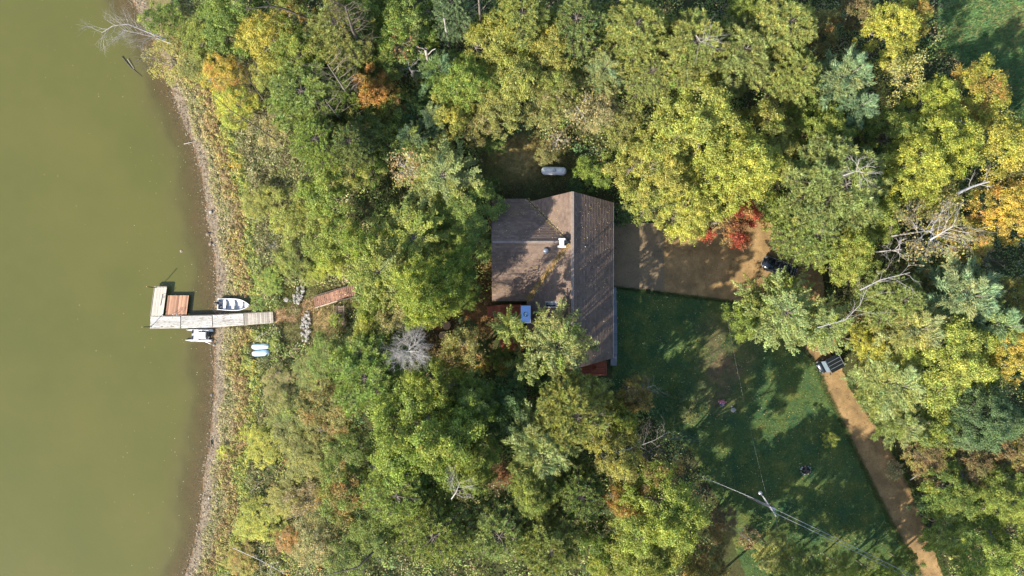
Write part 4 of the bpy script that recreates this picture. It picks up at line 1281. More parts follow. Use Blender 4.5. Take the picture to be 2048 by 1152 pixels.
bm = bmesh.new(); add_lathe(bm, [(0.05, -.42), (0.24, -.40), (0.24, .36), (0.2, .42), (0.05, .44)], n=18)
link("transformer", bm_mesh("transformer", bm, True), M_steel, pole, tl + ad * 0.62 + Vector((0.22, 0.05, -1.1)))
bm = bmesh.new(); add_tube(bm, [tl + Vector((0, 0, -1.0)), tl - ad * 0.9 + Vector((0, 0, -.7)), tl - ad * 1.5 + Vector((0, 0, -.6))], 0.03, 8); link("lamp_arm", bm_mesh("lamp_arm", bm), M_steel, pole)
bm = bmesh.new(); add_lathe(bm, [(0.05, .14), (0.2, .08), (0.23, -.06), (0.16, -.16), (0.03, -.18)], n=16); link("lamp_head", bm_mesh("lamp_head", bm, True), M_steel, pole, tl - ad * 1.6 + Vector((0, 0, -.6)))
beam("brace", tl + ad * 0.8 + Vector((0, 0, -.4)), tl + Vector((0, 0, -1.2)), 0.05, 0.05, M_steel, pole)
def cable(a, b, sag, r, label, grp=None):
    pts = [a.lerp(b, i / 20) - Vector((0, 0, 4 * sag * (i / 20) * (1 - i / 20))) for i in range(21)]
    tb = Tubes(); tb.add(pts, r, r, 5)
    tag(link("power_cable", tb.mesh("power_cable"), M_wire), label, "cable", grp)
e = Vector((*P(1800, 1140, pz), pz)); e2 = top + (e - top) * 1.5
cable(top + ad * .75 + Vector((0, 0, -.1)), e2 + ad * .75, 0.5, 0.028, "lower of two parallel power cables running to the bottom right")
cable(top - ad * .0 + Vector((0, 0, -.1)), e2 + Vector((0, 0, 0)), 0.5, 0.028, "upper of two parallel power cables running to the bottom right")
cable(top + Vector((0, 0, -.5)), Vector((*P(1455, 640, 8.0), 8.0)), 0.6, 0.003, "single thin cable crossing the lawn from the pole to the trees")
cable(top + Vector((0, 0, -.8)), Vector((*P(1395, 950, 5.5), 5.5)), 0.3, 0.018, "short thin cable going left from the pole into the woods")
cable(top + Vector((0, 0, -.6)) + ad * 1.2, Vector((*P(1556, 1058, 6.0), 6.0)), 0.0, 0.02, "guy wire dropping from the crossarm to the bushes")

# planter, rocks, fire pit on the lawn
g = G(1442, 806)
pl = thing("flower_pot", "dark round pot with pink flowers on the lawn", "flower pot", (g.x, g.y, .03))
bm = bmesh.new(); add_lathe(bm, [(0.24, 0), (0.34, .3), (0.38, .42), (0.32, .42), (0.28, .36), (0.02, .36)], n=18); link("pot", bm_mesh("pot", bm, False), M_slate, pl)
q = rng.normal(size=(140, 3)) * np.array([.17, .11, .08]) + np.array([0, 0.2, .52])
link("flowers", np_mesh("flowers", kites(q, rng.normal(size=(140, 3)) + np.array([0, 0, 1.5]), 0.12, 0.9), 4), M_pink, pl)
boulder(1466, 819, 0.75, "pale grey rounded rock on the lawn right of the pink flowers")
boulder(1463, 813, 0.3, "small white stone touching the pale grey lawn rock")
g = G(1611, 940)
fp = thing("fire_pit", "small ring of pale stones around black ash on the dark lawn", "fire pit", (g.x, g.y, .03))
bm = bmesh.new(); add_lathe(bm, [(0.55, 0), (0.5, .05), (0.02, .06)], n=18); link("ash_bed", bm_mesh("ash_bed", bm), M_ash, fp)
for k in range(11):
    a = k / 11 * 6.283 + random.uniform(-.15, .15); s = random.uniform(.18, .3)
    link("stone", STN[k % 6] if k % 3 else STB[k % 6], None, fp, (.6 * math.cos(a), .5 * math.sin(a), s * .3), (0, .2, a), (s, s, s * .8))
for k in range(3): plank("log", M_darkbark, fp, (random.uniform(-.15, .15), random.uniform(-.15, .15), .13), (.7, .11, .1), k * 1.1)
# round tables in the west yard
def round_table(px, py, r, label, tilt=0.0):
    g = G(px, py, 0.6)
    t = thing("round_table", label, "table", (g.x, g.y, g.z), 0.4, "round wooden garden tables in the west yard")
    bm = bmesh.new(); add_lathe(bm, [(0.05, .60), (r * .9, .60), (r * .9, .64), (0.02, .64)], n=28); link("top", bm_mesh("top", bm), M_rust, t)
    bm = bmesh.new(); add_lathe(bm, [(r * .9, .58), (r, .58), (r, .66), (r * .9, .66)], n=28); link("rim", bm_mesh("rim", bm), M_rim, t)
    for k in range(3):
        a = k * 2.094; bm = bmesh.new(); add_tube(bm, [(r * .3 * math.cos(a), r * .3 * math.sin(a), .6), (r * .6 * math.cos(a), r * .6 * math.sin(a), 0)], .035, 6); link("leg", bm_mesh("leg", bm), M_rust, t)
round_table(893, 651, 0.5, "round red brown table with tan rim, farther from the dead grey tree")
round_table(886, 671, 0.5, "round red brown table nearest the dead grey tree")
chair(877, 651, 0.6, "red brown wooden chair left of the upper round table", 0.02)

# ---------------------------------------------------------------- trees
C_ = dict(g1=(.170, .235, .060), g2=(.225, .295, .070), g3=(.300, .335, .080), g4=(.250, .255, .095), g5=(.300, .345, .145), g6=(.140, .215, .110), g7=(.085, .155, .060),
          y1=(.46, .39, .09), y2=(.38, .40, .08), y3=(.34, .35, .095), o1=(.46, .25, .09), o2=(.32, .17, .07), r1=(.31, .05, .032), t1=(.38, .33, .19), b1=(.22, .165, .095),
          pn=(.215, .270, .085), pl=(.295, .320, .110), pb=(.20, .29, .16))
NAMES = {'M': 'broadleaf_tree', 'm': 'broadleaf_tree', 'L': 'broadleaf_tree', 'O': 'oak_tree', 'o': 'oak_tree', 'W': 'white_pine_tree', 'P': 'pine_tree', 'p': 'pine_tree', 'S': 'shrub', 'Y': 'thin_leaved_tree'}
GRP = {'M': 'broadleaf trees of the wood', 'm': 'broadleaf trees of the wood', 'L': 'broadleaf trees of the wood', 'O': 'oaks with spreading sprays', 'o': 'oaks with spreading sprays',
       'W': 'feathery white pines', 'P': 'tufted pines', 'p': 'tufted pines', 'S': 'low shrubs', 'Y': 'thinly leaved twiggy trees'}
CAT = {'S': 'shrub'}
used = {}
NV = {'M': 3, 'm': 3}
def jitc(c, j=0.08):
    b = random.uniform(1 - j, 1 + j)
    return tuple(max(0.005, v * b * random.uniform(1 - j * .6, 1 + j * .6)) for v in c)
cnt = {}
def T(kind, px, py, R, h, col, acc, label):
    if h > 8 and py < 1180 and not (1000 < px < 1450 and py > 780) and not (840 < px < 930 and 530 < py < 600): h = 8 + (h - 8) * (0.62 if px < 1560 else 0.7)
    if px < 640 and h < 8.5: h *= 0.55; R *= 0.9
    v = cnt.get(kind, 0) % NV.get(kind, 2); cnt[kind] = cnt.get(kind, 0) + 1
    pr = PROTO[(kind, v)]
    crown, trunk, R0, H0 = pr[:4]
    zc = 0.0
    zb = 0.0
    for _ in range(6):
        x, y = P(px, py, zb + h * 0.74); zb = float(gz(x, y))
    s = R * S * (H - zb - h * .74) / H / R0
    t = thing(NAMES[kind], label, CAT.get(kind, 'tree'), (x, y, zb), random.random() * 6.28, GRP[kind])
    t.scale = (s * random.uniform(.94, 1.06), s * random.uniform(.94, 1.06), h / H0)
    c = link('crown', crown, M_needle if kind in 'WPp' else M_leaf, t)
    c.color = (*jitc(C_[col]), 1)
    c['accent'] = jitc(C_[acc])
    tk = link('trunk', trunk, M_bark, t)
    if kind == 'Y': link('branches', pr[4], M_bark, t)
    return t
TREES = """
m 322 40 46 5 g2 g3|bright green bushy tree at the top of the shore by the broken log
Y 345 118 58 5 y3 t1|thin yellow green tree leaning over the water below the grey snag
m 400 70 52 7 g2 g3|mid green leafy tree just right of the broken log
M 468 22 78 10 g1 g2|wide green tree at the top edge above the orange tree
m 398 128 46 6 g4 g2|dull green tree between the twiggy shore tree and the orange one
L 528 72 58 10 y1 y3|brightest yellow tree near the upper left of the wood
L 447 148 52 8 y1 o1|orange and yellow tree closest to the upper shore
L 470 210 52 8 y2 y1|yellow tree directly below the orange one by the shore
L 545 150 50 8 y3 g2|lime green tree right of the orange shore tree
M 610 95 62 13 g2 g3|tall green crown between the brightest yellow tree and the big pine
P 680 60 78 20 pl pn|pale pine at the top left with a dark leaning trunk below it
P 612 190 92 14 pn g2|broad green pine above the tall shore grass
P 690 185 50 14 pn g1|pine beside the long leaning trunk left of the orange sapling
p 640 285 66 15 g2 pl|light green pine below the broad green one
Y 540 262 44 6 t1 y3|pale straw coloured thin tree over the shore grass
m 520 400 44 5 y3 g4|yellow green bush tree behind the rust shore band
m 585 430 56 7 g3 y3|yellow green bank tree north of the rock piles
m 650 385 52 9 g2 g3|green tree on the bank left of the deep dark gap
m 655 470 56 8 g2 y3|green and yellow bank tree above the reddish stairs
m 585 520 44 5 g2 g4|low green bush tree above the upper rock pile
m 662 528 34 4 y2 g3|bright yellow green tree touching the stairs' upper end
m 540 560 34 3 g2 g3|green bush just north of the inland dock end
p 705 290 52 16 pn g6|dark green pine where the second leaning trunk ends
M 740 20 74 15 g1 y3|dark and yellow green tree at the top left of centre
M 815 45 74 16 g2 g5|round green crown at the top left of the two bare trunks
p 905 20 50 19 pb g6|blue green pine at the top edge beside a tall pale trunk
m 745 178 44 13 o1 y1|orange sapling glowing between two leaning trunks
m 790 215 46 8 g1 o2|dark green tree just right of the orange sapling
W 880 140 56 13 g6 g2|blue green tree beside the broken pale trunk
m 840 215 46 8 g7 g1|dark green tree below the brown bare twigs
L 930 160 60 13 g2 g3|light green crown left of the top yellow trees
L 985 75 62 14 y3 y2|yellow crown at the top middle
P 1045 40 72 18 pl y3|pale yellowish pine at the top middle
L 1030 150 70 12 y3 g4|olive yellow crown below the top yellow crowns
m 905 225 50 8 y3 y1|yellow tree with red tips north of the clearing
m 955 245 46 7 g4 t1|olive tree at the north edge of the dry clearing
L 1000 215 55 9 g4 y3|pale olive tree between the clearing and the yellow crowns
m 760 270 54 9 g2 g6|green tree above the deep dark gap
W 820 275 44 10 g6 g2|small blue green conifer above the tan twiggy tree
m 690 340 46 8 g3 t1|yellow green tree left of the deep dark gap
O 886 352 90 8.5 g5 g3|pale oak at the left edge of the dry clearing
M 942 440 80 7 g2 g1|green maple overhanging the northwest roof corner
O 828 478 104 9.8 g3 g2|largest spreading oak west of the house
O 760 545 78 14 g3 g5|yellow green oak between the stairs and the large oak
m 725 490 48 10 g2 g3|green crown at the left tip of the large oak
M 856 585 74 16 g3 g1|yellow and green maple right of the stairs above the dead tree
m 752 602 46 8 g2 g3|green crown directly right of the reddish stairs
m 745 655 44 7 g3 g4|olive crown below the stairs and left of the dead tree
Y 790 630 42 9 t1 g4|thin olive tree above the dead grey tree
P 735 752 88 13 g2 pn|bright pine left of the dead grey tree
L 630 752 52 3.5 g4 g2|olive bank tree right of the overturned boats
L 560 770 44 3 g4 t1|low olive bush tree below the overturned boats
L 580 835 62 6 g4 g2|olive green tree midway down the bank thicket
L 660 820 66 8 g4 o2|dull green tree with rusty flecks on the lower bank
L 655 712 50 4 g1 g4|dark green tree below the lower rock pile
L 530 890 48 5 y2 g3|yellow bush tree against the lower shore band
L 610 910 60 6 g4 y3|olive and yellow tree on the lower bank
L 700 900 56 8 g1 g4|dark green tree at the left foot of the great green crown
L 690 980 70 9 g1 o2|dark green tree with one orange fleck on the lower bank
L 520 1040 56 4 y2 g3|bright yellow bush tree near the bottom shore
L 570 1000 46 4 y3 g4|yellow green bush above the bright yellow bottom bush
L 580 1080 34 4 o1 t1|small orange bush tree near the bottom left
L 640 1080 60 6 g4 t1|olive tree at the bottom left beside the orange bush
Y 610 1000 44 5 t1 b1|grey twiggy shrub tree on the lower bank
L 700 1120 54 7 g1 g4|dark green tree at the bottom edge beneath the leaning branch
L 480 1120 40 3 y3 o2|yellow and rust bush at the bottom end of the shore band
M 868 790 72 17 g3 g2|yellow green crown below the dead grey tree
M 840 880 112 21 g2 g3|greatest bright green crown in the lower left wood
M 945 800 62 14 g2 g6|green crown right of the dead grey tree
p 800 980 88 17 g2 pn|bright green pine at the bottom left of centre
p 870 1060 86 18 g2 pl|light green pine near the bottom edge left of centre
M 935 930 68 16 g2 g3|green crown left of the small dark woodland gap
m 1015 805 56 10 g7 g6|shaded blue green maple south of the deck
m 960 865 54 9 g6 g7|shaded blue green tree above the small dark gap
o 1018 655 42 19 g5 g3|narrow pale oak standing through the deck beside the chimney
O 1115 690 84 22 g5 g2|pale oak reaching over the south end of the roof
o 1055 740 50 13 g5 g1|small pale oak at the south side of the deck
P 1150 825 84 20 pl pn|yellowish tufted pine south of the house
W 1085 905 78 17 g5 pl|pale feathery tree with drooping sprays south of the pine
m 1050 850 48 10 g6 g5|grey green crown between the shaded maple and the feathery tree
p 1000 1060 84 16 pn pl|olive pine at the bottom just left of middle
P 1100 1090 76 15 pn pl|olive pine at the bottom right of middle
p 1160 985 66 14 pn g7|dark olive pine below the feathery tree
m 1240 840 34 15 g1 y3|small green crown tucked at the right of the yellowish pine
L 1268 790 42 11 b1 y1|thin golden brown tree at the left edge of the lawn
L 1235 905 58 17 g4 y3|olive tree under the fallen looking grey limbs
L 1250 990 46 13 o2 y3|amber brown tree below the sprawling grey limbs
M 1325 1030 92 18 g2 g3|large green and gold crown at the bottom left of the lawn
M 1290 1110 84 12 g2 y3|deep green crown at the bottom edge below the large gold one
L 1405 1110 62 9 g4 o2|rusty green crown at the bottom left of the utility pole
m 1195 1075 46 9 g1 g7|dark green crown at the bottom between pine and maple
L 1440 1050 40 4 b1 g4|brown bush left of the utility pole
L 1545 1100 48 5 g4 y3|olive bush tree below the utility pole
L 1600 1135 50 6 g1 g4|green bush tree under the power cables
L 1680 1135 40 6 y3 g2|small yellow green bush tree at the bottom of the lawn
L 1750 1150 48 6 g1 g3|green bush tree at the bottom beside the sandy path
m 1662 880 17 2 g3 g2|small bright sapling alone on the lawn by the path
M 1310 325 86 14 y3 g3|yellow green maple closest to the propane tank
M 1395 250 96 17 y3 y2|tallest yellow maple in the middle of the upper wood
M 1475 330 92 16 y2 g3|bright yellow maple above the red one
M 1380 410 78 13 y3 y2|yellow maple hanging over the shaded driveway
m 1285 390 50 9 g3 g5|pale green maple beside the northeast roof corner
m 1190 340 36 7 g2 g1|small green maple between the tank and the driveway maples
m 1458 436 70 9.5 r1 g4|scarlet red maple at the edge of the driveway
M 1540 275 68 14 y3 g2|yellow green maple right of the tallest yellow one
P 1385 95 86 19 pl g2|pale tufted pine at the top right of centre
P 1480 110 84 18 pn pl|wide tufted pine right of the pale one at the top
P 1565 60 76 19 pl pn|tufted pine near the top with round pale puffs
P 1590 150 58 17 pl y3|smaller tufted pine below the round puffed one
P 1270 60 78 18 pl y3|olive yellow pine at the top just right of middle
p 1150 50 74 16 pn g7|dark green pine at the top middle right
p 1300 150 60 13 pl pn|pale olive pine above the tallest yellow maple
W 1208 140 52 12 g5 pb|soft grey green pine with dark shade at its left
L 1100 100 52 13 y3 g4|yellow olive crown at the top middle beside the dark pine
L 1195 220 52 7 t1 g4|tan green bushy tree above the maple by the tank
L 1120 170 50 9 g4 g2|olive crown north of the grey twig tree
P 1672 375 118 19 pn pl|huge olive pine with many pale twigs east of the red maple
p 1620 470 70 14 pn g3|olive pine at the right end of the driveway
M 1690 500 66 12 g3 g2|yellow green crown between the olive pine and the bare tree
M 1650 270 62 12 g2 y3|green crown above the huge olive pine
W 1695 150 68 17 pb g5|blue green white pine near the upper right
W 1715 215 54 14 pb g6|lower blue green white pine near the upper right
L 1775 75 60 14 y2 y3|yellow birch like tree near the top right
L 1815 40 46 12 y3 o2|yellow tree with brownish top at the top right
m 1640 60 48 9 g4 o2|dark olive tree between pines at the top right
Y 1790 160 52 12 y3 t1|tan twiggy tree showing pale leaning stems
L 1860 215 62 9 y2 g3|yellow tree at the left of the meadow shade
L 1950 190 76 9 y2 o2|yellow maple jutting into the meadow
L 1900 290 72 14 y2 g3|yellow crown below the one in the meadow
L 2000 290 76 11 y1 y2|golden crown at the right edge under the meadow
M 1795 265 66 11 g2 g3|green crown between the white pines and the yellow ones
M 1830 340 74 14 y2 g3|yellow green crown right of the huge olive pine
L 2010 420 66 11 y1 o1|orange yellow crown at the right edge
L 1930 480 54 9 y3 o1|amber crown between the bare tree and the right edge
M 1760 430 56 12 g2 g3|green crown between the huge pine and the grey bare tree
W 1940 590 84 17 pb g5|large blue green pine at the right with dark gaps
W 2000 650 62 15 pb g2|blue green pine at the right edge
P 1790 600 64 14 pl pn|olive pine beside the long bare fallen branch
W 1835 655 78 15 g5 y3|pale green feathery pine in the lower right wood
M 1905 715 96 14 g3 y3|great yellow green crown in the lower right wood
W 1800 770 74 13 g5 g3|pale feathery pine above the sandy path's bend
m 1745 685 44 9 y2 g3|yellow maple right of the utility vehicle
L 2030 700 60 13 y1 g3|golden crown at the right edge of the lower wood
L 2040 590 44 9 y3 b1|yellow brown crown at the right edge above the golden one
O 1570 625 92 13 g5 g2|spreading oak over the lawn's upper right corner
O 1652 652 72 12 g5 g3|spreading oak over the utility vehicle
o 1580 572 32 11 g3 g5|small oak sprig hanging over the black car
m 1720 560 52 8 g1 b1|shaded green crown right of the black car
m 1490 640 40 8 g2 g1|dark green lower crown at the oak's left edge
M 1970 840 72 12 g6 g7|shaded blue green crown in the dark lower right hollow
m 1880 860 52 8 g3 g6|light green crown beside the dark hollow
W 1810 850 56 9 g5 g2|pale tree edging the middle of the sandy path
L 1860 920 50 6 b1 y3|tan and brown bushy tree right of the sandy path
L 1950 930 58 7 b1 g4|brown leaved tree in the lower right wood
M 1915 990 66 9 g1 g3|green crown right of the path's lower shade
M 2010 1000 70 10 g2 g3|bright green crown at the lower right edge
M 1900 1060 56 8 g3 g6|pale green crown where the path leaves the picture
M 1975 1110 72 10 g2 g3|green crown in the bottom right corner
m 2040 1080 50 9 g2 y3|yellow green crown at the very right bottom edge
m 2030 900 46 9 b1 y3|tawny crown at the right edge beside the dark hollow
m 1815 1130 34 5 g1 g2|small green tree standing beside the bottom of the path
L 760 130 50 10 g1 g4|dark green crown above the orange sapling
m 590 15 46 11 g1 o2|dark tree with brown base at the top left
m 628 548 26 3 g3 g2|low green crown north of the stairs' lower end
M 1500 20 60 15 g2 pl|green crown at the top edge between the tufted pines
m 1720 20 44 9 b1 g4|brownish crown at the top right beside the yellow birches
m 2035 360 40 10 g4 b1|dull crown at the right edge above the orange one
L 760 1060 60 9 g1 pn|shaded green tree at the foot of the dark leaning trunk
M 1070 980 60 13 pn g2|dark green crown below the feathery tree
M 1230 1140 56 9 g3 g2|yellow green crown on the bottom edge right of middle
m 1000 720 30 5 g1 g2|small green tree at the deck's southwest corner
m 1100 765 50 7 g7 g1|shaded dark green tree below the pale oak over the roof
m 1190 790 40 8 g5 g2|pale green tree south of the deck chair
m 552 690 18 1.2 g2 g3|bright green bush to the right of the overturned boats
S 518 603 24 1.2 g2 g1|green bush between the rowboat's bow and the dock
M 1490 1285 80 19 g2 g3|tall green tree at the bottom edge left of the utility pole
P 1600 1300 80 19 pn pl|tall pine at the bottom edge under the power cables
M 1720 1300 84 18 g2 g4|tall green tree at the bottom edge left of the sandy path
P 1380 1250 76 19 pn g2|tall dark pine at the bottom edge below the rusty crown
M 1850 1250 84 16 g2 g3|tall green tree at the bottom edge across the sandy path
M 905 545 56 13 g1 g2|green crown over the dark yard west of the house
Y 1318 950 46 14 b1 g4|thin brown leaved tree between the two long grey dead limbs
Y 925 690 46 19 g4 b1|thin leaved tree over the leaf littered yard beside the deck
m 938 592 26 6 g1 g7|small dark tree between the yard and the west end of the roof
m 930 660 26 4 g7 g4|low dark tree in the middle of the west yard
m 965 690 22 5 g7 g1|low dark tree against the deck's west edge
Y 905 735 40 12 g3 g4|thin green tree at the lower end of the west yard
m 985 285 28 4 g1 g4|low green bushy tree at the upper left of the dry clearing
m 1092 308 24 3 g4 t1|low olive bush behind the propane tank
S 980 375 22 1.6 g1 g7|dark shrub at the northwest tip of the roof
S 1150 375 20 1.5 g7 g1|dark shrub between the propane tank and the ridge tip
m 700 235 46 9 g2 g4|olive green crown crossed by the shorter pale trunk
m 775 120 44 9 g2 g6|green crown right of the thick dark trunk at the top
W 865 235 44 9 g6 g5|grey green conifer north of the pale clearing oak
m 730 330 44 6 g2 g4|low green crown right of the short pale stump
m 1090 215 46 7 g4 t1|dull olive crown left of the grey twig tree
m 1250 250 46 8 g4 g3|olive crown at the left foot of the tallest yellow maple
m 1610 220 44 8 g2 pn|green crown in the shade between pine and white pine
m 1560 420 46 8 g2 g3|green crown between the red maple and the huge pine
m 1880 410 46 8 y3 g4|olive yellow crown under the white broken trunk
m 1830 560 44 8 g4 b1|dull crown below the bare whitish tree
m 1965 740 46 9 g2 g3|light green crown between the great yellow green one and the right edge
"""
SEEN = set()
for ln in TREES.strip().split('\n'):
    a, label = ln.split('|')
    k, px, py, R, h, c1, c2 = a.split()
    assert label not in SEEN, label
    SEEN.add(label)
    T(k, float(px), float(py), float(R), float(h), c1, c2, label)

M_deadpale = barkmat('silver_dead_twigs', (0.17, 0.16, 0.15), (0.36, 0.34, 0.33))
# bare and dead trees, each its own
def bare(name, px, py, R, h, limbs, n, depth, m, label, spread=0.55, flat=0.6, up=0.1, r=0.06, base=0.5, leaves=None, cat='tree'):
    tr, br, tips = bare_mesh(R * S * (H - h * .8) / H, h, limbs, n, depth, spread, flat, up, r, base)
    zb = 0
    for _ in range(5):
        x, y = P(px, py, zb + h * .75); zb = float(gz(x, y))
    t = thing(name, label, cat, (x, y, zb), 0)
    link('trunk', tr, m, t); link('branches', br, m, t)
    if leaves:
        c = link('crown', twig_leaves(tips, leaves[0], leaves[1], leaves[2]), M_leaf, t)
        c.color = (*C_[leaves[3]], 1); c['accent'] = C_[leaves[4]]
bare('dead_tree', 820, 700, 58, 16, 17, 6, 3, M_deadpale, "dense grey dead tree with fine twigs west of the deck", 0.8, 0.45, 0.02, 0.04, 0.62)
bare('bare_tree', 1852, 462, 66, 15, 13, 4, 3, M_deadpale, "large bare whitish tree among yellow crowns at the right", 0.45, 0.5, 0.05, 0.06, 0.6, (2, .22, .3, 'b1', 'y3'))
bare('bare_tree', 1790, 500, 34, 13, 7, 4, 2, M_deadbark, "smaller bare tree left below the large whitish one", 0.5, 0.5, 0.05, 0.05, 0.6)
bare('bare_tree', 808, 92, 34, 12, 10, 4, 2, M_bark, "brown bare tree between the top green crown and the blue green tree", 0.4, 0.5, 0.1, 0.045, 0.7, (1, .2, .3, 'o2', 'b1'))
bare('bare_tree', 820, 138, 28, 9, 9, 4, 2, M_deadbark, "small grey bare tree directly below the brown bare one", 0.4, 0.5, 0.1, 0.04, 0.7)
bare('bare_tree', 812, 338, 32, 12, 9, 4, 2, M_deadbark, "greyish twiggy tree top at the left of the pale clearing oak", 0.5, 0.5, 0.1, 0.045, 0.7, (4, .22, .35, 't1', 'o2'))
bare('bare_tree', 1155, 215, 44, 8, 10, 4, 2, M_deadbark, "grey twig tree north of the propane tank", 0.5, 0.6, 0.1, 0.045, 0.5, (5, .2, .4, 't1', 'g4'))
bare('bare_tree', 1115, 280, 30, 5, 9, 4, 2, M_deadbark, "low grey twig bush right of the dry clearing", 0.5, 0.6, 0.1, 0.035, 0.4, (2, .2, .3, 'b1', 'g4'))
bare('bare_tree', 1940, 900, 34, 6, 9, 4, 2, M_bark, "brown bare bush in the lower right wood", 0.5, 0.6, 0.1, 0.035, 0.4)
bare('bare_tree', 1985, 520, 34, 8, 9, 4, 2, M_bark, "dark bare tree in the gap under the orange crown", 0.5, 0.6, 0.1, 0.04, 0.5)
bare('bare_tree', 1180, 830, 40, 17.5, 8, 4, 2, M_deadbark, "pale bare twigs standing in the yellowish pine", 0.5, 0.3, 0.05, 0.03, 0.9)
bare('bare_tree', 1690, 350, 48, 19.5, 8, 4, 2, M_deadbark, "pale bare branches in the top of the huge olive pine", 0.5, 0.3, 0.05, 0.035, 0.92)
bare('bare_tree', 545, 490, 14, 3, 7, 3, 2, M_deadbark, "small grey dead bush in the shore grass above the rock piles", 0.5, 0.6, 0.1, 0.03, 0.4)
# leaning and fallen wood given by its line in the place
def limb_line(name, pts, r0, r1, m, label, cat='tree', twigs=0, tl=1.2, depth=1, seed=0, leaf=None):
    q = [Vector((*P(a, b, z), z)) for a, b, z in pts]
    root = thing(name, label, cat, q[0])
    tb = Tubes(); tb.add([v - q[0] for v in q], r0, r1, 6)
    link('trunk', tb.mesh('trunk'), m, root)
    if twigs:
        tips = []; rs = random.Random(seed)
        for i in range(twigs):
            t2 = Tubes()
            f = (0.25 + 0.75 * (i + rs.random()) / twigs) * (len(q) - 1); k = min(len(q) - 2, int(f))
            p = q[k].lerp(q[k + 1], f - k) - q[0]
            d = (q[k + 1] - q[k]).normalized()
            sd = d.cross(Vector((0, 0, 1))).normalized() * (1 if i % 2 else -1)
            branch_rec(t2, p, (d * rs.uniform(.4, .9) + sd * rs.uniform(.4, 1) + Vector((0, 0, rs.uniform(-.05, .3)))).normalized(), tl * rs.uniform(.6, 1.3), r1 * 0.5 + .008, depth, 4, .5, tips, .02)
            link('branch', t2.mesh('branch'), m, root)
DB, BK, KB = M_deadbark, M_bark, M_darkbark
limb_line('leaning_snag', [(330, 78, .8), (290, 62, 2), (255, 48, 3), (225, 52, 3.4), (203, 66, 3.4)], .09, .035, DB, "pale bare snag reaching out over the lake at the top left", 'snag', 12, 1.8, 2, 1)
limb_line('leaning_snag', [(345, 88, .6), (310, 75, 1.4), (275, 66, 2.0), (245, 60, 2.2)], .07, .03, DB, "lower grey snag with many twigs over the upper shore", 'snag', 18, 1.7, 2, 2)
limb_line('leaning_snag', [(340, 130, .6), (310, 118, 1.2), (285, 110, 1.6)], .06, .03, BK, "short twiggy snag under the two pale ones at the shore", 'snag', 14, 1.3, 2, 3)
limb_line('dead_limb', [(1195, 950, 7), (1240, 942, 7.4), (1262, 925, 7.6), (1292, 905, 7.8), (1340, 880, 8), (1368, 862, 8.2)], 0.079, 0.012, BK, "long grey dead limb pointing at the lawn's left side", 'limb', 14, 2.4, 2, 4)
limb_line('dead_limb', [(1195, 955, 6.5), (1255, 950, 6.8), (1290, 948, 7), (1335, 940, 7), (1385, 932, 7.2)], 0.072, 0.012, BK, "lower grey dead limb spreading right along the lawn's corner", 'limb', 14, 2.2, 2, 5)
limb_line('dead_limb', [(1230, 905, 8), (1270, 895, 8), (1310, 880, 8), (1340, 862, 8)], 0.065, 0.014, DB, "short upper dead limb above the two long ones", 'limb', 8, 1.6, 2, 6)
limb_line('dead_limb', [(1278, 785, 9), (1295, 775, 9.2), (1310, 770, 9.4)], 0.050, 0.012, DB, "thin dead limb sticking out by the golden brown tree", 'limb', 6, 1.3, 1, 7)
limb_line('fallen_tree', [(1635, 655, 13), (1690, 640, 13.2), (1720, 610, 13.5), (1735, 572, 13.6)], .06, .02, DB, "curved pale branch rising above the spreading oak", 'limb', 8, 2.0, 1, 8)
limb_line('fallen_tree', [(1720, 580, 12), (1760, 560, 12.2), (1820, 545, 12.5)], .09, .03, DB, "thick whitish branch left of the blue green pine", 'limb', 6, 2.0, 1, 9)
limb_line('fallen_tree', [(1915, 387, 13), (1945, 373, 13), (1978, 363, 13.2)], .16, .07, DB, "white broken trunk lying across the yellow crowns at the right", 'limb', 3, 1.2, 1, 10)
limb_line('fallen_tree', [(1860, 480, 15), (1885, 465, 15.5), (1910, 450, 16)], .11, .03, DB, "pale thick limb on the right of the bare whitish tree", 'limb', 8, 1.8, 2, 11)
limb_line('leaning_tree', [(738, 245, 0), (700, 195, 9), (655, 128, 17)], 0.187, 0.058, BK, "long leaning pine trunk left of the orange sapling", 'tree', 22, 2.2, 1, 12)
limb_line('leaning_tree', [(712, 285, 0), (690, 250, 6), (650, 200, 13)], 0.130, 0.046, BK, "shorter pale trunk below the long leaning one", 'tree', 10, 1.8, 1, 13)
limb_line('leaning_tree', [(742, 135, 5), (705, 60, 14), (690, 10, 18)], 0.202, 0.081, KB, "dark thick trunk running up to the top edge", 'tree', 22, 2.2, 1, 14)
limb_line('leaning_tree', [(897, 92, 4), (893, 65, 9), (888, 35, 14)], 0.144, 0.086, DB, "tall smooth pale trunk at the top middle left", 'tree')
limb_line('broken_tree', [(862, 150, 3), (857, 128, 6), (851, 98, 9)], .24, .17, DB, "broken grey trunk with side stubs below the tall smooth one", 'tree', 7, 1.5, 0, 15)
limb_line('leaning_tree', [(962, 48, 8), (959, 20, 12), (957, -10, 16)], 0.158, 0.086, BK, "dark trunk at the top edge between pine and yellow crown", 'tree', 8, 1.6, 0, 16)
limb_line('leaning_tree', [(530, 203, 1.5), (505, 168, 5), (475, 138, 7)], 0.086, 0.035, KB, "thin dark trunk crossing the yellow shore tree", 'tree', 8, 1.6, 1, 17)
limb_line('leaning_tree', [(565, 290, .5), (520, 258, 3), (460, 220, 5.5), (425, 190, 7)], 0.072, 0.029, KB, "long thin dark trunk over the upper shore grass", 'tree', 12, 2.0, 1, 18)
limb_line('leaning_tree', [(610, 35, 8), (570, 18, 10), (540, 12, 11), (490, 18, 12)], 0.144, 0.052, KB, "dark curved trunk near the top left edge", 'tree', 4, 1.6, 1, 19)
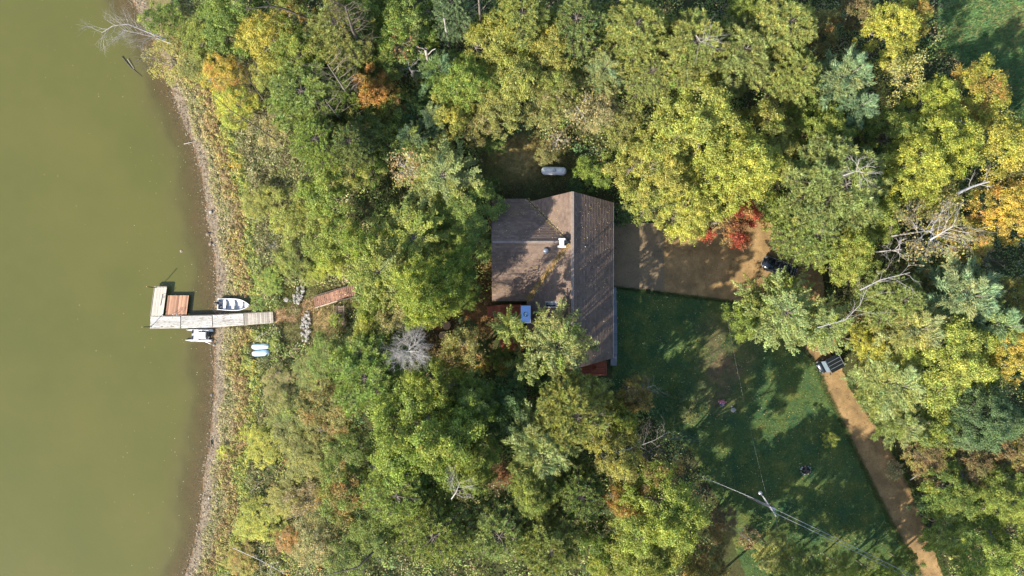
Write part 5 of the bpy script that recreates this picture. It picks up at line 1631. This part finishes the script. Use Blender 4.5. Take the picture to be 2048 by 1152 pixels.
limb_line('leaning_tree', [(806, 1052, 3), (778, 1075, 6), (745, 1105, 8), (715, 1135, 9), (660, 1148, 9.5)], 0.173, 0.058, KB, "dark curved trunk at the bottom left under the green pine", 'tree', 7, 2.2, 1, 20)
limb_line('leaning_tree', [(690, 305, 3), (678, 285, 6), (668, 270, 9)], 0.115, 0.069, BK, "short pale stump of a trunk above the dark gap", 'tree', 5, 1.2, 0, 21)
limb_line('dead_limb', [(500, 985, 2), (520, 965, 3), (545, 950, 4)], 0.050, 0.017, KB, "dark curved twig over the lower bank thicket", 'limb', 5, 1.2, 1, 22)
limb_line('dead_limb', [(570, 1040, 3), (600, 1028, 4), (635, 1000, 5)], 0.065, 0.017, KB, "dark branching limb near the bottom of the bank", 'limb', 7, 1.5, 1, 23)
limb_line('dead_limb', [(465, 1095, 1), (520, 1120, 3), (570, 1148, 4)], 0.050, 0.023, DB, "thin pale trunk at the bottom left of the bank", 'limb', 5, 1.3, 1, 24)
limb_line('dead_limb', [(903, 998, 14), (912, 985, 14.5), (920, 965, 15)], 0.065, 0.017, DB, "bare grey twigs between the bottom pines", 'limb', 12, 1.6, 2, 25)
limb_line('dead_limb', [(1820, 960, 4), (1870, 930, 4.5), (1925, 912, 5)], 0.058, 0.017, DB, "slender pale branch across the shaded hollow right of the path", 'limb', 6, 1.5, 1, 26)
limb_line('dead_limb', [(1500, 1080, 2), (1480, 1068, 3), (1470, 1050, 3.5)], 0.043, 0.012, DB, "pale curled twigs in the brown bush left of the pole", 'limb', 8, 1.1, 2, 27)
limb_line('dead_limb', [(1392, 70, 14.5), (1402, 85, 14.6), (1420, 72, 14.8)], 0.043, 0.017, DB, "pale twigs poking from the pale tufted pine", 'limb', 10, 1.4, 1, 28)

# shrubs one can tell apart, by the place they grow
def shrub(px, py, R, h, c1, c2, label): T('S', px, py, R, h, c1, c2, label)
for a in [(448, 905, 18, 1.5, 'y2', 'g3', "bright yellow shrub at the lower end of the rust band"),
          (492, 868, 20, 1.6, 'y2', 'y1', "yellow shrub on the lower shore beside the dark strip"),
          (470, 330, 15, 1.2, 'y1', 'o1', "golden shrub in the upper rust band"),
          (672, 640, 16, 1.2, 'g2', 'g3', "small green shrub left of the side steps"),
          (590, 622, 12, .8, 't1', 'g4', "straw coloured tuft in the middle of the path from the dock"),
          (1240, 430, 26, 1.6, 'g7', 'g1', "dark low shrub between the driveway and the northeast roof corner"),
          (1210, 420, 18, 1.4, 'g7', 'g1', "dark low shrub hard against the north end of the east wall"),
          (1345, 440, 26, 2.0, 'g4', 'y3', "olive shrub under the yellow maple at the driveway"),
          (1160, 395, 18, 1.2, 'g1', 'g7', "dark shrub by the house ridge's north tip"),
          (965, 735, 18, 1.5, 'y3', 'o1', "sunlit yellow green shrub southwest of the deck"),
          (940, 610, 14, 1.0, 'o2', 'y3', "rusty shrub west of the deck steps"),
          (1360, 790, 18, 1.2, 'g7', 'g1', "dark low shrub on the left part of the lawn"),
          (1380, 830, 20, 1.2, 'g4', 'g7', "dull low shrub near the dead limbs on the lawn"),
          (1790, 940, 22, 1.5, 't1', 'g5', "tan shrub on the right verge of the sandy path"),
          (1840, 1010, 24, 1.8, 'g7', 'g1', "dark shrub in the shade right of the path"),
          (1860, 1080, 24, 1.8, 'g7', 'b1', "darkest shrub right of the path near the bottom"),
          (1740, 800, 22, 1.8, 'g1', 'g5', "green shrub under the feathery pine at the path"),
          (1500, 1075, 26, 2.0, 'b1', 'g4', "brown shrub just below the utility pole"),
          (1010, 950, 18, 1.4, 'o2', 'b1', "reddish brown shrub in the small woodland gap")]: shrub(*a)

# ---------------------------------------------------------------- thicket, shore plants, grass, leaves: past counting
def zone_palette(px, py, n, d):
    """base colours for low plants by where they grow"""
    pal = np.array([C_['g1'], C_['g2'], C_['g4'], C_['g7'], C_['y3'], C_['b1'], C_['t1'], C_['g6']])
    w = np.array([.24, .16, .2, .16, .1, .08, .03, .03])
    c = pal[rng.choice(len(pal), n, p=w)]
    def blend(mask, cols):
        cols = np.array([C_[k] for k in cols])
        k = rng.choice(len(cols), n)
        c[mask] = cols[k][mask]
    west = (px < 700)
    blend(west & (rng.random(n) < .75), ['g4', 'g5', 't1', 'g2', 'g4', 'y3', 't1'])
    blend(west & (py > 860) & (rng.random(n) < .35), ['y2', 'o1', 'y3', 't1', 'g4', 'g4'])
    blend(west & (py > 180) & (py < 560) & (px < 560) & (rng.random(n) < .85), ['t1', 'g5', 'g4', 't1', 'g4'])
    blend(west & (py > 600) & (py < 900) & (rng.random(n) < .5), ['g4', 'g2', 'g1'])
    blend((px > 1820) & (py > 840) & (rng.random(n) < .6), ['b1', 'g7', 'g1', 'y3', 't1'])
    blend((px > 780) & (px < 1000) & (py > 150) & (py < 300) & (rng.random(n) < .3), ['o2', 'y1', 'y3', 'r1'])
    return c
BLOCK = [[(958, 278), (1080, 270), (1175, 325), (1180, 385), (1000, 385), (950, 370)], STRAW, [(560, 565), (715, 565), (715, 660), (560, 700)],
         [(835, 590), (990, 560), (1240, 560), (1250, 790), (1230, 790), (1150, 745), (1050, 760), (900, 745), (835, 700)], [(975, 385), (1232, 385), (1240, 760), (975, 760)],
         [(428, 590), (520, 590), (556, 615), (556, 655), (428, 655)], [(498, 680), (548, 680), (548, 718), (498, 718)], MEADOW,
         [(1228, 438), (1330, 434), (1430, 440), (1560, 440), (1650, 500), (1655, 640), (1720, 770), (1770, 840), (1840, 940), (1880, 1040), (1905, 1180), (1440, 1180), (1400, 900), (1300, 800), (1228, 740)]]
def free(px, py):
    k = np.ones(len(px), bool)
    for b in BLOCK: k &= ~inpoly(px, py, b)
    return k
n = 9500
px = rng.uniform(250, 2120, n); py = rng.uniform(-60, 1215, n)
x = (px - 1024) * S; y = (576 - py) * S
z = gz(x, y); ppx, ppy = to_px(x, y, z)
d = x - shore_x(y)
k = free(ppx, ppy) & (d > 6.2)
x, y, z, ppx, ppy, d = x[k], y[k], z[k], ppx[k], ppy[k], d[k]
n = len(x)
bank = d < 17
r = rng.uniform(.6, 1.6, n); h = rng.uniform(.3, 2.6, n) * np.where(bank, .45, 1.0)
c = zone_palette(ppx, ppy, n, d)
V, t, q = scatter_blobs(x, y, z - .1, r, h, c, 36, .21)
tag(link("undergrowth", np_mesh("undergrowth", V, q, t), M_stuff), "mixed low leafy undergrowth filling the floor of the wood", kind='stuff')
# denser thicket on the open bank between the shore and the trees
n = 5200
y = rng.uniform(-40, 40, n); d = rng.uniform(5.6, 19, n) ; x = shore_x(y) + d; z = gz(x, y); ppx, ppy = to_px(x, y, z)
k = free(ppx, ppy); x, y, z, ppx, ppy, d = x[k], y[k], z[k], ppx[k], ppy[k], d[k]; n = len(x)
V, t, q = scatter_blobs(x, y, z - .05, rng.uniform(.35, .9, n), rng.uniform(.25, .95, n), zone_palette(ppx, ppy, n, d), 26, .17)
tag(link("bank_thicket", np_mesh("bank_thicket", V, q, t), M_stuff), "dense leafy thicket covering the open lake bank", kind='stuff')
# tall pale grass on the upper bank
n = 4400
y = rng.uniform(-38, 38, n); d = rng.uniform(6.0, 15, n); x = shore_x(y) + d; z = gz(x, y); ppx, ppy = to_px(x, y, z)
k = free(ppx, ppy) & ((ppy < 560) & (ppy > 150) | (rng.random(n) < .42)); x, y, z, ppx, ppy = x[k], y[k], z[k], ppx[k], ppy[k]; n = len(x)
cols = np.array([C_['t1'], C_['g5'], C_['g4'], (.42, .41, .24)])[rng.choice(4, n)]
V, t, q = scatter_blobs(x, y, z, rng.uniform(.3, .8, n), rng.uniform(.3, .9, n), cols, 24, .26, bladed=True)
tag(link("tall_grass", np_mesh("tall_grass", V, q, t), M_stuff), "tall pale grass leaning on the lake bank", kind='stuff')
# rust and yellow band along the beach
n = 5200
y = rng.uniform(-40, 36.5, n); u = rng.random(n); d = 1.3 + u * 4.6; x = shore_x(y) + d + .35 * np.sin(y * .9); z = gz(x, y); ppx, ppy = to_px(x, y, z)
k = free(ppx, ppy) & (ppy > 60); x, y, z, u, ppy, ppx = x[k], y[k], z[k], u[k], ppy[k], ppx[k]; n = len(x)
cols = np.zeros((n, 3))
rr = rng.random(n)
outer = np.array([C_['g4'], C_['t1'], (.40, .34, .15), (.33, .29, .14)])[rng.choice(4, n)]
mid = np.array([(.32, .21, .10), (.36, .26, .11), C_['y3'], (.29, .21, .12), (.42, .35, .11)])[rng.choice(5, n)]
inn = np.array([C_['y2'], C_['y1'], C_['g3'], C_['g2'], C_['g5']])[rng.choice(5, n)]
seg = u + .12 * np.sin(y * .5) + rng.normal(0, .06, n)
cols = np.where((seg < .33)[:, None], outer, np.where((seg < .70)[:, None], mid, inn))
V, t, q = scatter_blobs(x, y, z, rng.uniform(.22, .5, n), np.where(seg < .33, .25, rng.uniform(.4, .95, n)), cols, 22, .13)
tag(link("shore_plants", np_mesh("shore_plants", V, q, t), M_stuff), "rust and yellow weeds in a band behind the muddy beach", kind='stuff')
# meadow and clearing grass
def grass(name, label, poly, dens, cols, hgt=.25, leaf=.16, up=0.0):
    X = [p[0] for p in poly]; Y = [p[1] for p in poly]
    n = int((max(X) - min(X)) * (max(Y) - min(Y)) * S * S * dens)
    px = rng.uniform(min(X), max(X), n); py = rng.uniform(min(Y), max(Y), n)
    k = inpoly(px, py, poly); px, py = px[k], py[k]; n = len(px)
    x = (px - 1024) * S; y = (576 - py) * S
    if px.mean() < 700:
        for _ in range(3): z = gz(x, y); x = (px - 1024) * S * (H - z) / H; y = (576 - py) * S * (H - z) / H
    z = gz(x, y) + up
    cc = np.array(cols)[rng.choice(len(cols), n)]
    V, t, q = scatter_blobs(x, y, z, rng.uniform(.1, .3, n), rng.uniform(.3, 1, n) * hgt, cc, 5, leaf, bladed=True)
    tag(link(name, np_mesh(name, V, q, t), M_stuff), label, kind='stuff')
grass("meadow_grass", "long green grass in the clearing at the top right", MEADOW, 18, [(.12, .22, .07), (.15, .24, .08), (.10, .20, .09), (.22, .22, .09)], .5, .22)
grass("dry_grass", "short dry tan grass in the clearing north of the house", CLEAR, 26, [(.34, .25, .10), (.22, .22, .07), (.12, .17, .05)], .15, .12)
grass("straw_grass", "matted straw coloured grass between the dock and the stairs", STRAW, 30, [(.42, .28, .17), (.36, .25, .13), (.30, .20, .10), (.25, .21, .10)], .15, .12)
grass("lawn_grass", "mown green grass blades on the lawn", LAWN, 14, [(.05, .13, .045), (.08, .15, .04), (.13, .17, .04)], .07, .12, .03)
grass("bank_grass", "grass between the rock piles and the stairs", [(560, 565), (715, 565), (715, 665), (560, 700)], 24, [(.25, .21, .10), (.17, .18, .05), (.12, .17, .04), (.30, .20, .10)], .3, .15)
grass("weed_patch", "green weeds round the rowboat and the inland dock", [(505, 585), (600, 570), (600, 625), (556, 622), (505, 625)], 26, [C_['g2'], C_['g3'], C_['g4']], .4, .16)
VERGE = [(1632, 728), (1650, 780), (1700, 880), (1750, 985), (1800, 1080), (1840, 1152)]
V2 = [(1698, 770), (1753, 850), (1803, 930), (1853, 1050), (1890, 1152)]
def verge(name, label, line, wd):
    C = []
    for (a, b), (c, d) in zip(line, line[1:]):
        k = int(math.hypot(c - a, d - b) * 9); f = rng.random(k)
        C.append(np.stack([a + (c - a) * f + rng.normal(0, wd, k), b + (d - b) * f + rng.normal(0, wd * .5, k)], 1))
    C = np.concatenate(C); x = (C[:, 0] - 1024) * S; y = (576 - C[:, 1]) * S; n = len(x)
    cc = np.array([(.05, .12, .04), (.09, .15, .04), (.20, .19, .07)])[rng.choice(3, n)]
    V, t, q = scatter_blobs(x, y, np.full(n, .05), rng.uniform(.08, .2, n), rng.uniform(.05, .16, n), cc, 3, .1, bladed=True)
    tag(link(name, np_mesh(name, V, q, t), M_stuff), label, kind='stuff')
verge("verge_grass", "ragged grass along the lawn side of the sandy path", VERGE, 2.6)
verge("verge_grass", "ragged grass along the wooded side of the sandy path", V2, 3.2)
verge("verge_grass", "ragged grass along the lower edge of the driveway", [(1224, 574), (1300, 584), (1400, 596), (1480, 606)], 2.6)
# fallen leaves: lawn, driveway, yard, roof
def fallen(name, label, poly, dens, cols, leaf=.12, zf=None):
    X = [p[0] for p in poly]; Y = [p[1] for p in poly]
    n = int((max(X) - min(X)) * (max(Y) - min(Y)) * S * S * dens)
    px = rng.uniform(min(X), max(X), n); py = rng.uniform(min(Y), max(Y), n)
    k = inpoly(px, py, poly); px, py = px[k], py[k]; n = len(px)
    x = (px - 1024) * S; y = (576 - py) * S
    z = (gz(x, y) + .12) if zf is None else zf(x, y)
    C = np.stack([x, y, z], 1); O = rng.normal(size=(n, 3)) * .35 + np.array([0, 0, 1.0])
    t = np.ones((n, 4)); t[:, :3] = np.array(cols)[rng.choice(len(cols), n)] * rng.uniform(.6, 1.3, (n, 1))
    tag(link(name, np_mesh(name, kites(C, O, rng.uniform(.6, 1.4, n) * leaf, .8), 4, t), M_stuff), label, kind='stuff')
LC = [(.40, .30, .10), (.30, .20, .08), (.45, .38, .20), (.22, .12, .05)]
fallen("lawn_leaves", "small pale yellow leaves scattered over the lawn", LAWN, 5, LC, .10)
fallen("driveway_leaves", "brown leaves scattered over the sandy driveway", DRIVE, 5, [(.22, .13, .05), (.10, .06, .03), (.32, .22, .09)], .10)
fallen("pad_leaves", "brown leaves along the parking pad", PAD, 6, [(.14, .09, .04), (.05, .035, .02), (.24, .17, .08)], .09)
fallen("yard_leaves", "brown and gold leaf litter in the yard west of the house", YARD, 22, [(.30, .17, .06), (.16, .09, .035), (.34, .25, .08), (.09, .07, .03)], .16)
def roof_z(x, y):
    z1 = np.where(x > xr, RZ - (x - xr) * (RZ - EZ) / (xe - xr), RZ - (xr - x) * (RZ - EZ) / (xr - xw))
    z2 = np.where(y > yc, CZ - (y - yc) * (CZ - EZ) / (yn - yc), CZ - (yc - y) * (CZ - EZ) / (yc - ys_))
    z2 = np.where((x < xj) & (x > xg) & (y < yn) & (y > ys_), z2, -9)
    z1 = np.where(x > xw, z1, -9)
    return np.maximum(z1, z2) + .06
hp = [((a) / S + 1024, 576 - b / S) for a, b in [(xg + .2, ys_ + .2), (xw + .1, ys_ + .2), (xw + .1, ySE + .3), (xe - .2, ySE + .3), (xe - .2, yNE - .4), (xr, yNR - .4), (xw + .2, yn - .3), (xg + .2, yn - .3)]]
fallen("roof_leaves", "few leaves and needles lying on the shingle roof", hp, 4, LC, .09, roof_z)
# leaf debris caught in the two roof valleys
def valley(label, yend, n, cols):
    f = rng.random(n) ** .8
    x = xj + (xw - xj) * f + rng.normal(0, .16, n); y = yc + (yend - yc) * f + rng.normal(0, .16, n)
    C = np.stack([x, y, roof_z(x, y)], 1)
    t = np.ones((n, 4)); t[:, :3] = np.array(cols)[rng.choice(len(cols), n)] * rng.uniform(.6, 1.3, (n, 1))
    tag(link("valley_leaves", np_mesh("valley_leaves", kites(C, rng.normal(size=(n, 3)) * .3 + np.array([0, 0, 1.]), .13, .8), 4, t), M_stuff), label, kind='stuff')
valley("line of leaves in the north roof valley", yn, 260, LC)
valley("wide drift of golden needles in the south roof valley", ys_, 1500, [(.34, .22, .07), (.26, .14, .05), (.40, .30, .12)])
# pebbles and weed on the beach
n = 9000
y = rng.uniform(-40, 40, n); x = shore_x(y) + rng.uniform(-1.2, 2.0, n)
C = np.stack([x, y, gz(x, y) + .02], 1)
t = np.ones((n, 4)); t[:, :3] = np.array([(.27, .22, .16), (.12, .09, .06), (.36, .31, .24), (.20, .12, .07), (.09, .09, .05)])[rng.choice(5, n)] * rng.uniform(.6, 1.2, (n, 1))
tag(link("beach_pebbles", np_mesh("beach_pebbles", kites(C, rng.normal(size=(n, 3)) * .3 + np.array([0, 0, 1.]), rng.uniform(.05, .2, n), .8), 4, t), M_stuff), "pebbles and rotting weed strewn on the muddy beach", kind='stuff')

n = 420
y = rng.uniform(-36, 36, n); x = shore_x(y) - rng.exponential(5.0, n) - .3
C = np.stack([x, y, np.full(n, W + .012)], 1)
t = np.ones((n, 4)); t[:, :3] = np.array([(.34, .28, .10), (.22, .16, .06), (.42, .38, .22), (.10, .11, .04)])[rng.choice(4, n)]
tag(link("floating_leaves", np_mesh("floating_leaves", kites(C, rng.normal(size=(n, 3)) * .05 + np.array([0, 0, 1.]), rng.uniform(.05, .13, n), .8), 4, t), M_stuff), "few fallen leaves floating on the shallow water near the bank", kind='stuff')
fallen("stair_leaves", "dry leaves lying over the reddish walkway and straw path", [(600, 600), (635, 590), (715, 570), (715, 600), (640, 622), (600, 640)], 9, LC, .12, lambda x, y: gz(x, y) + .62)
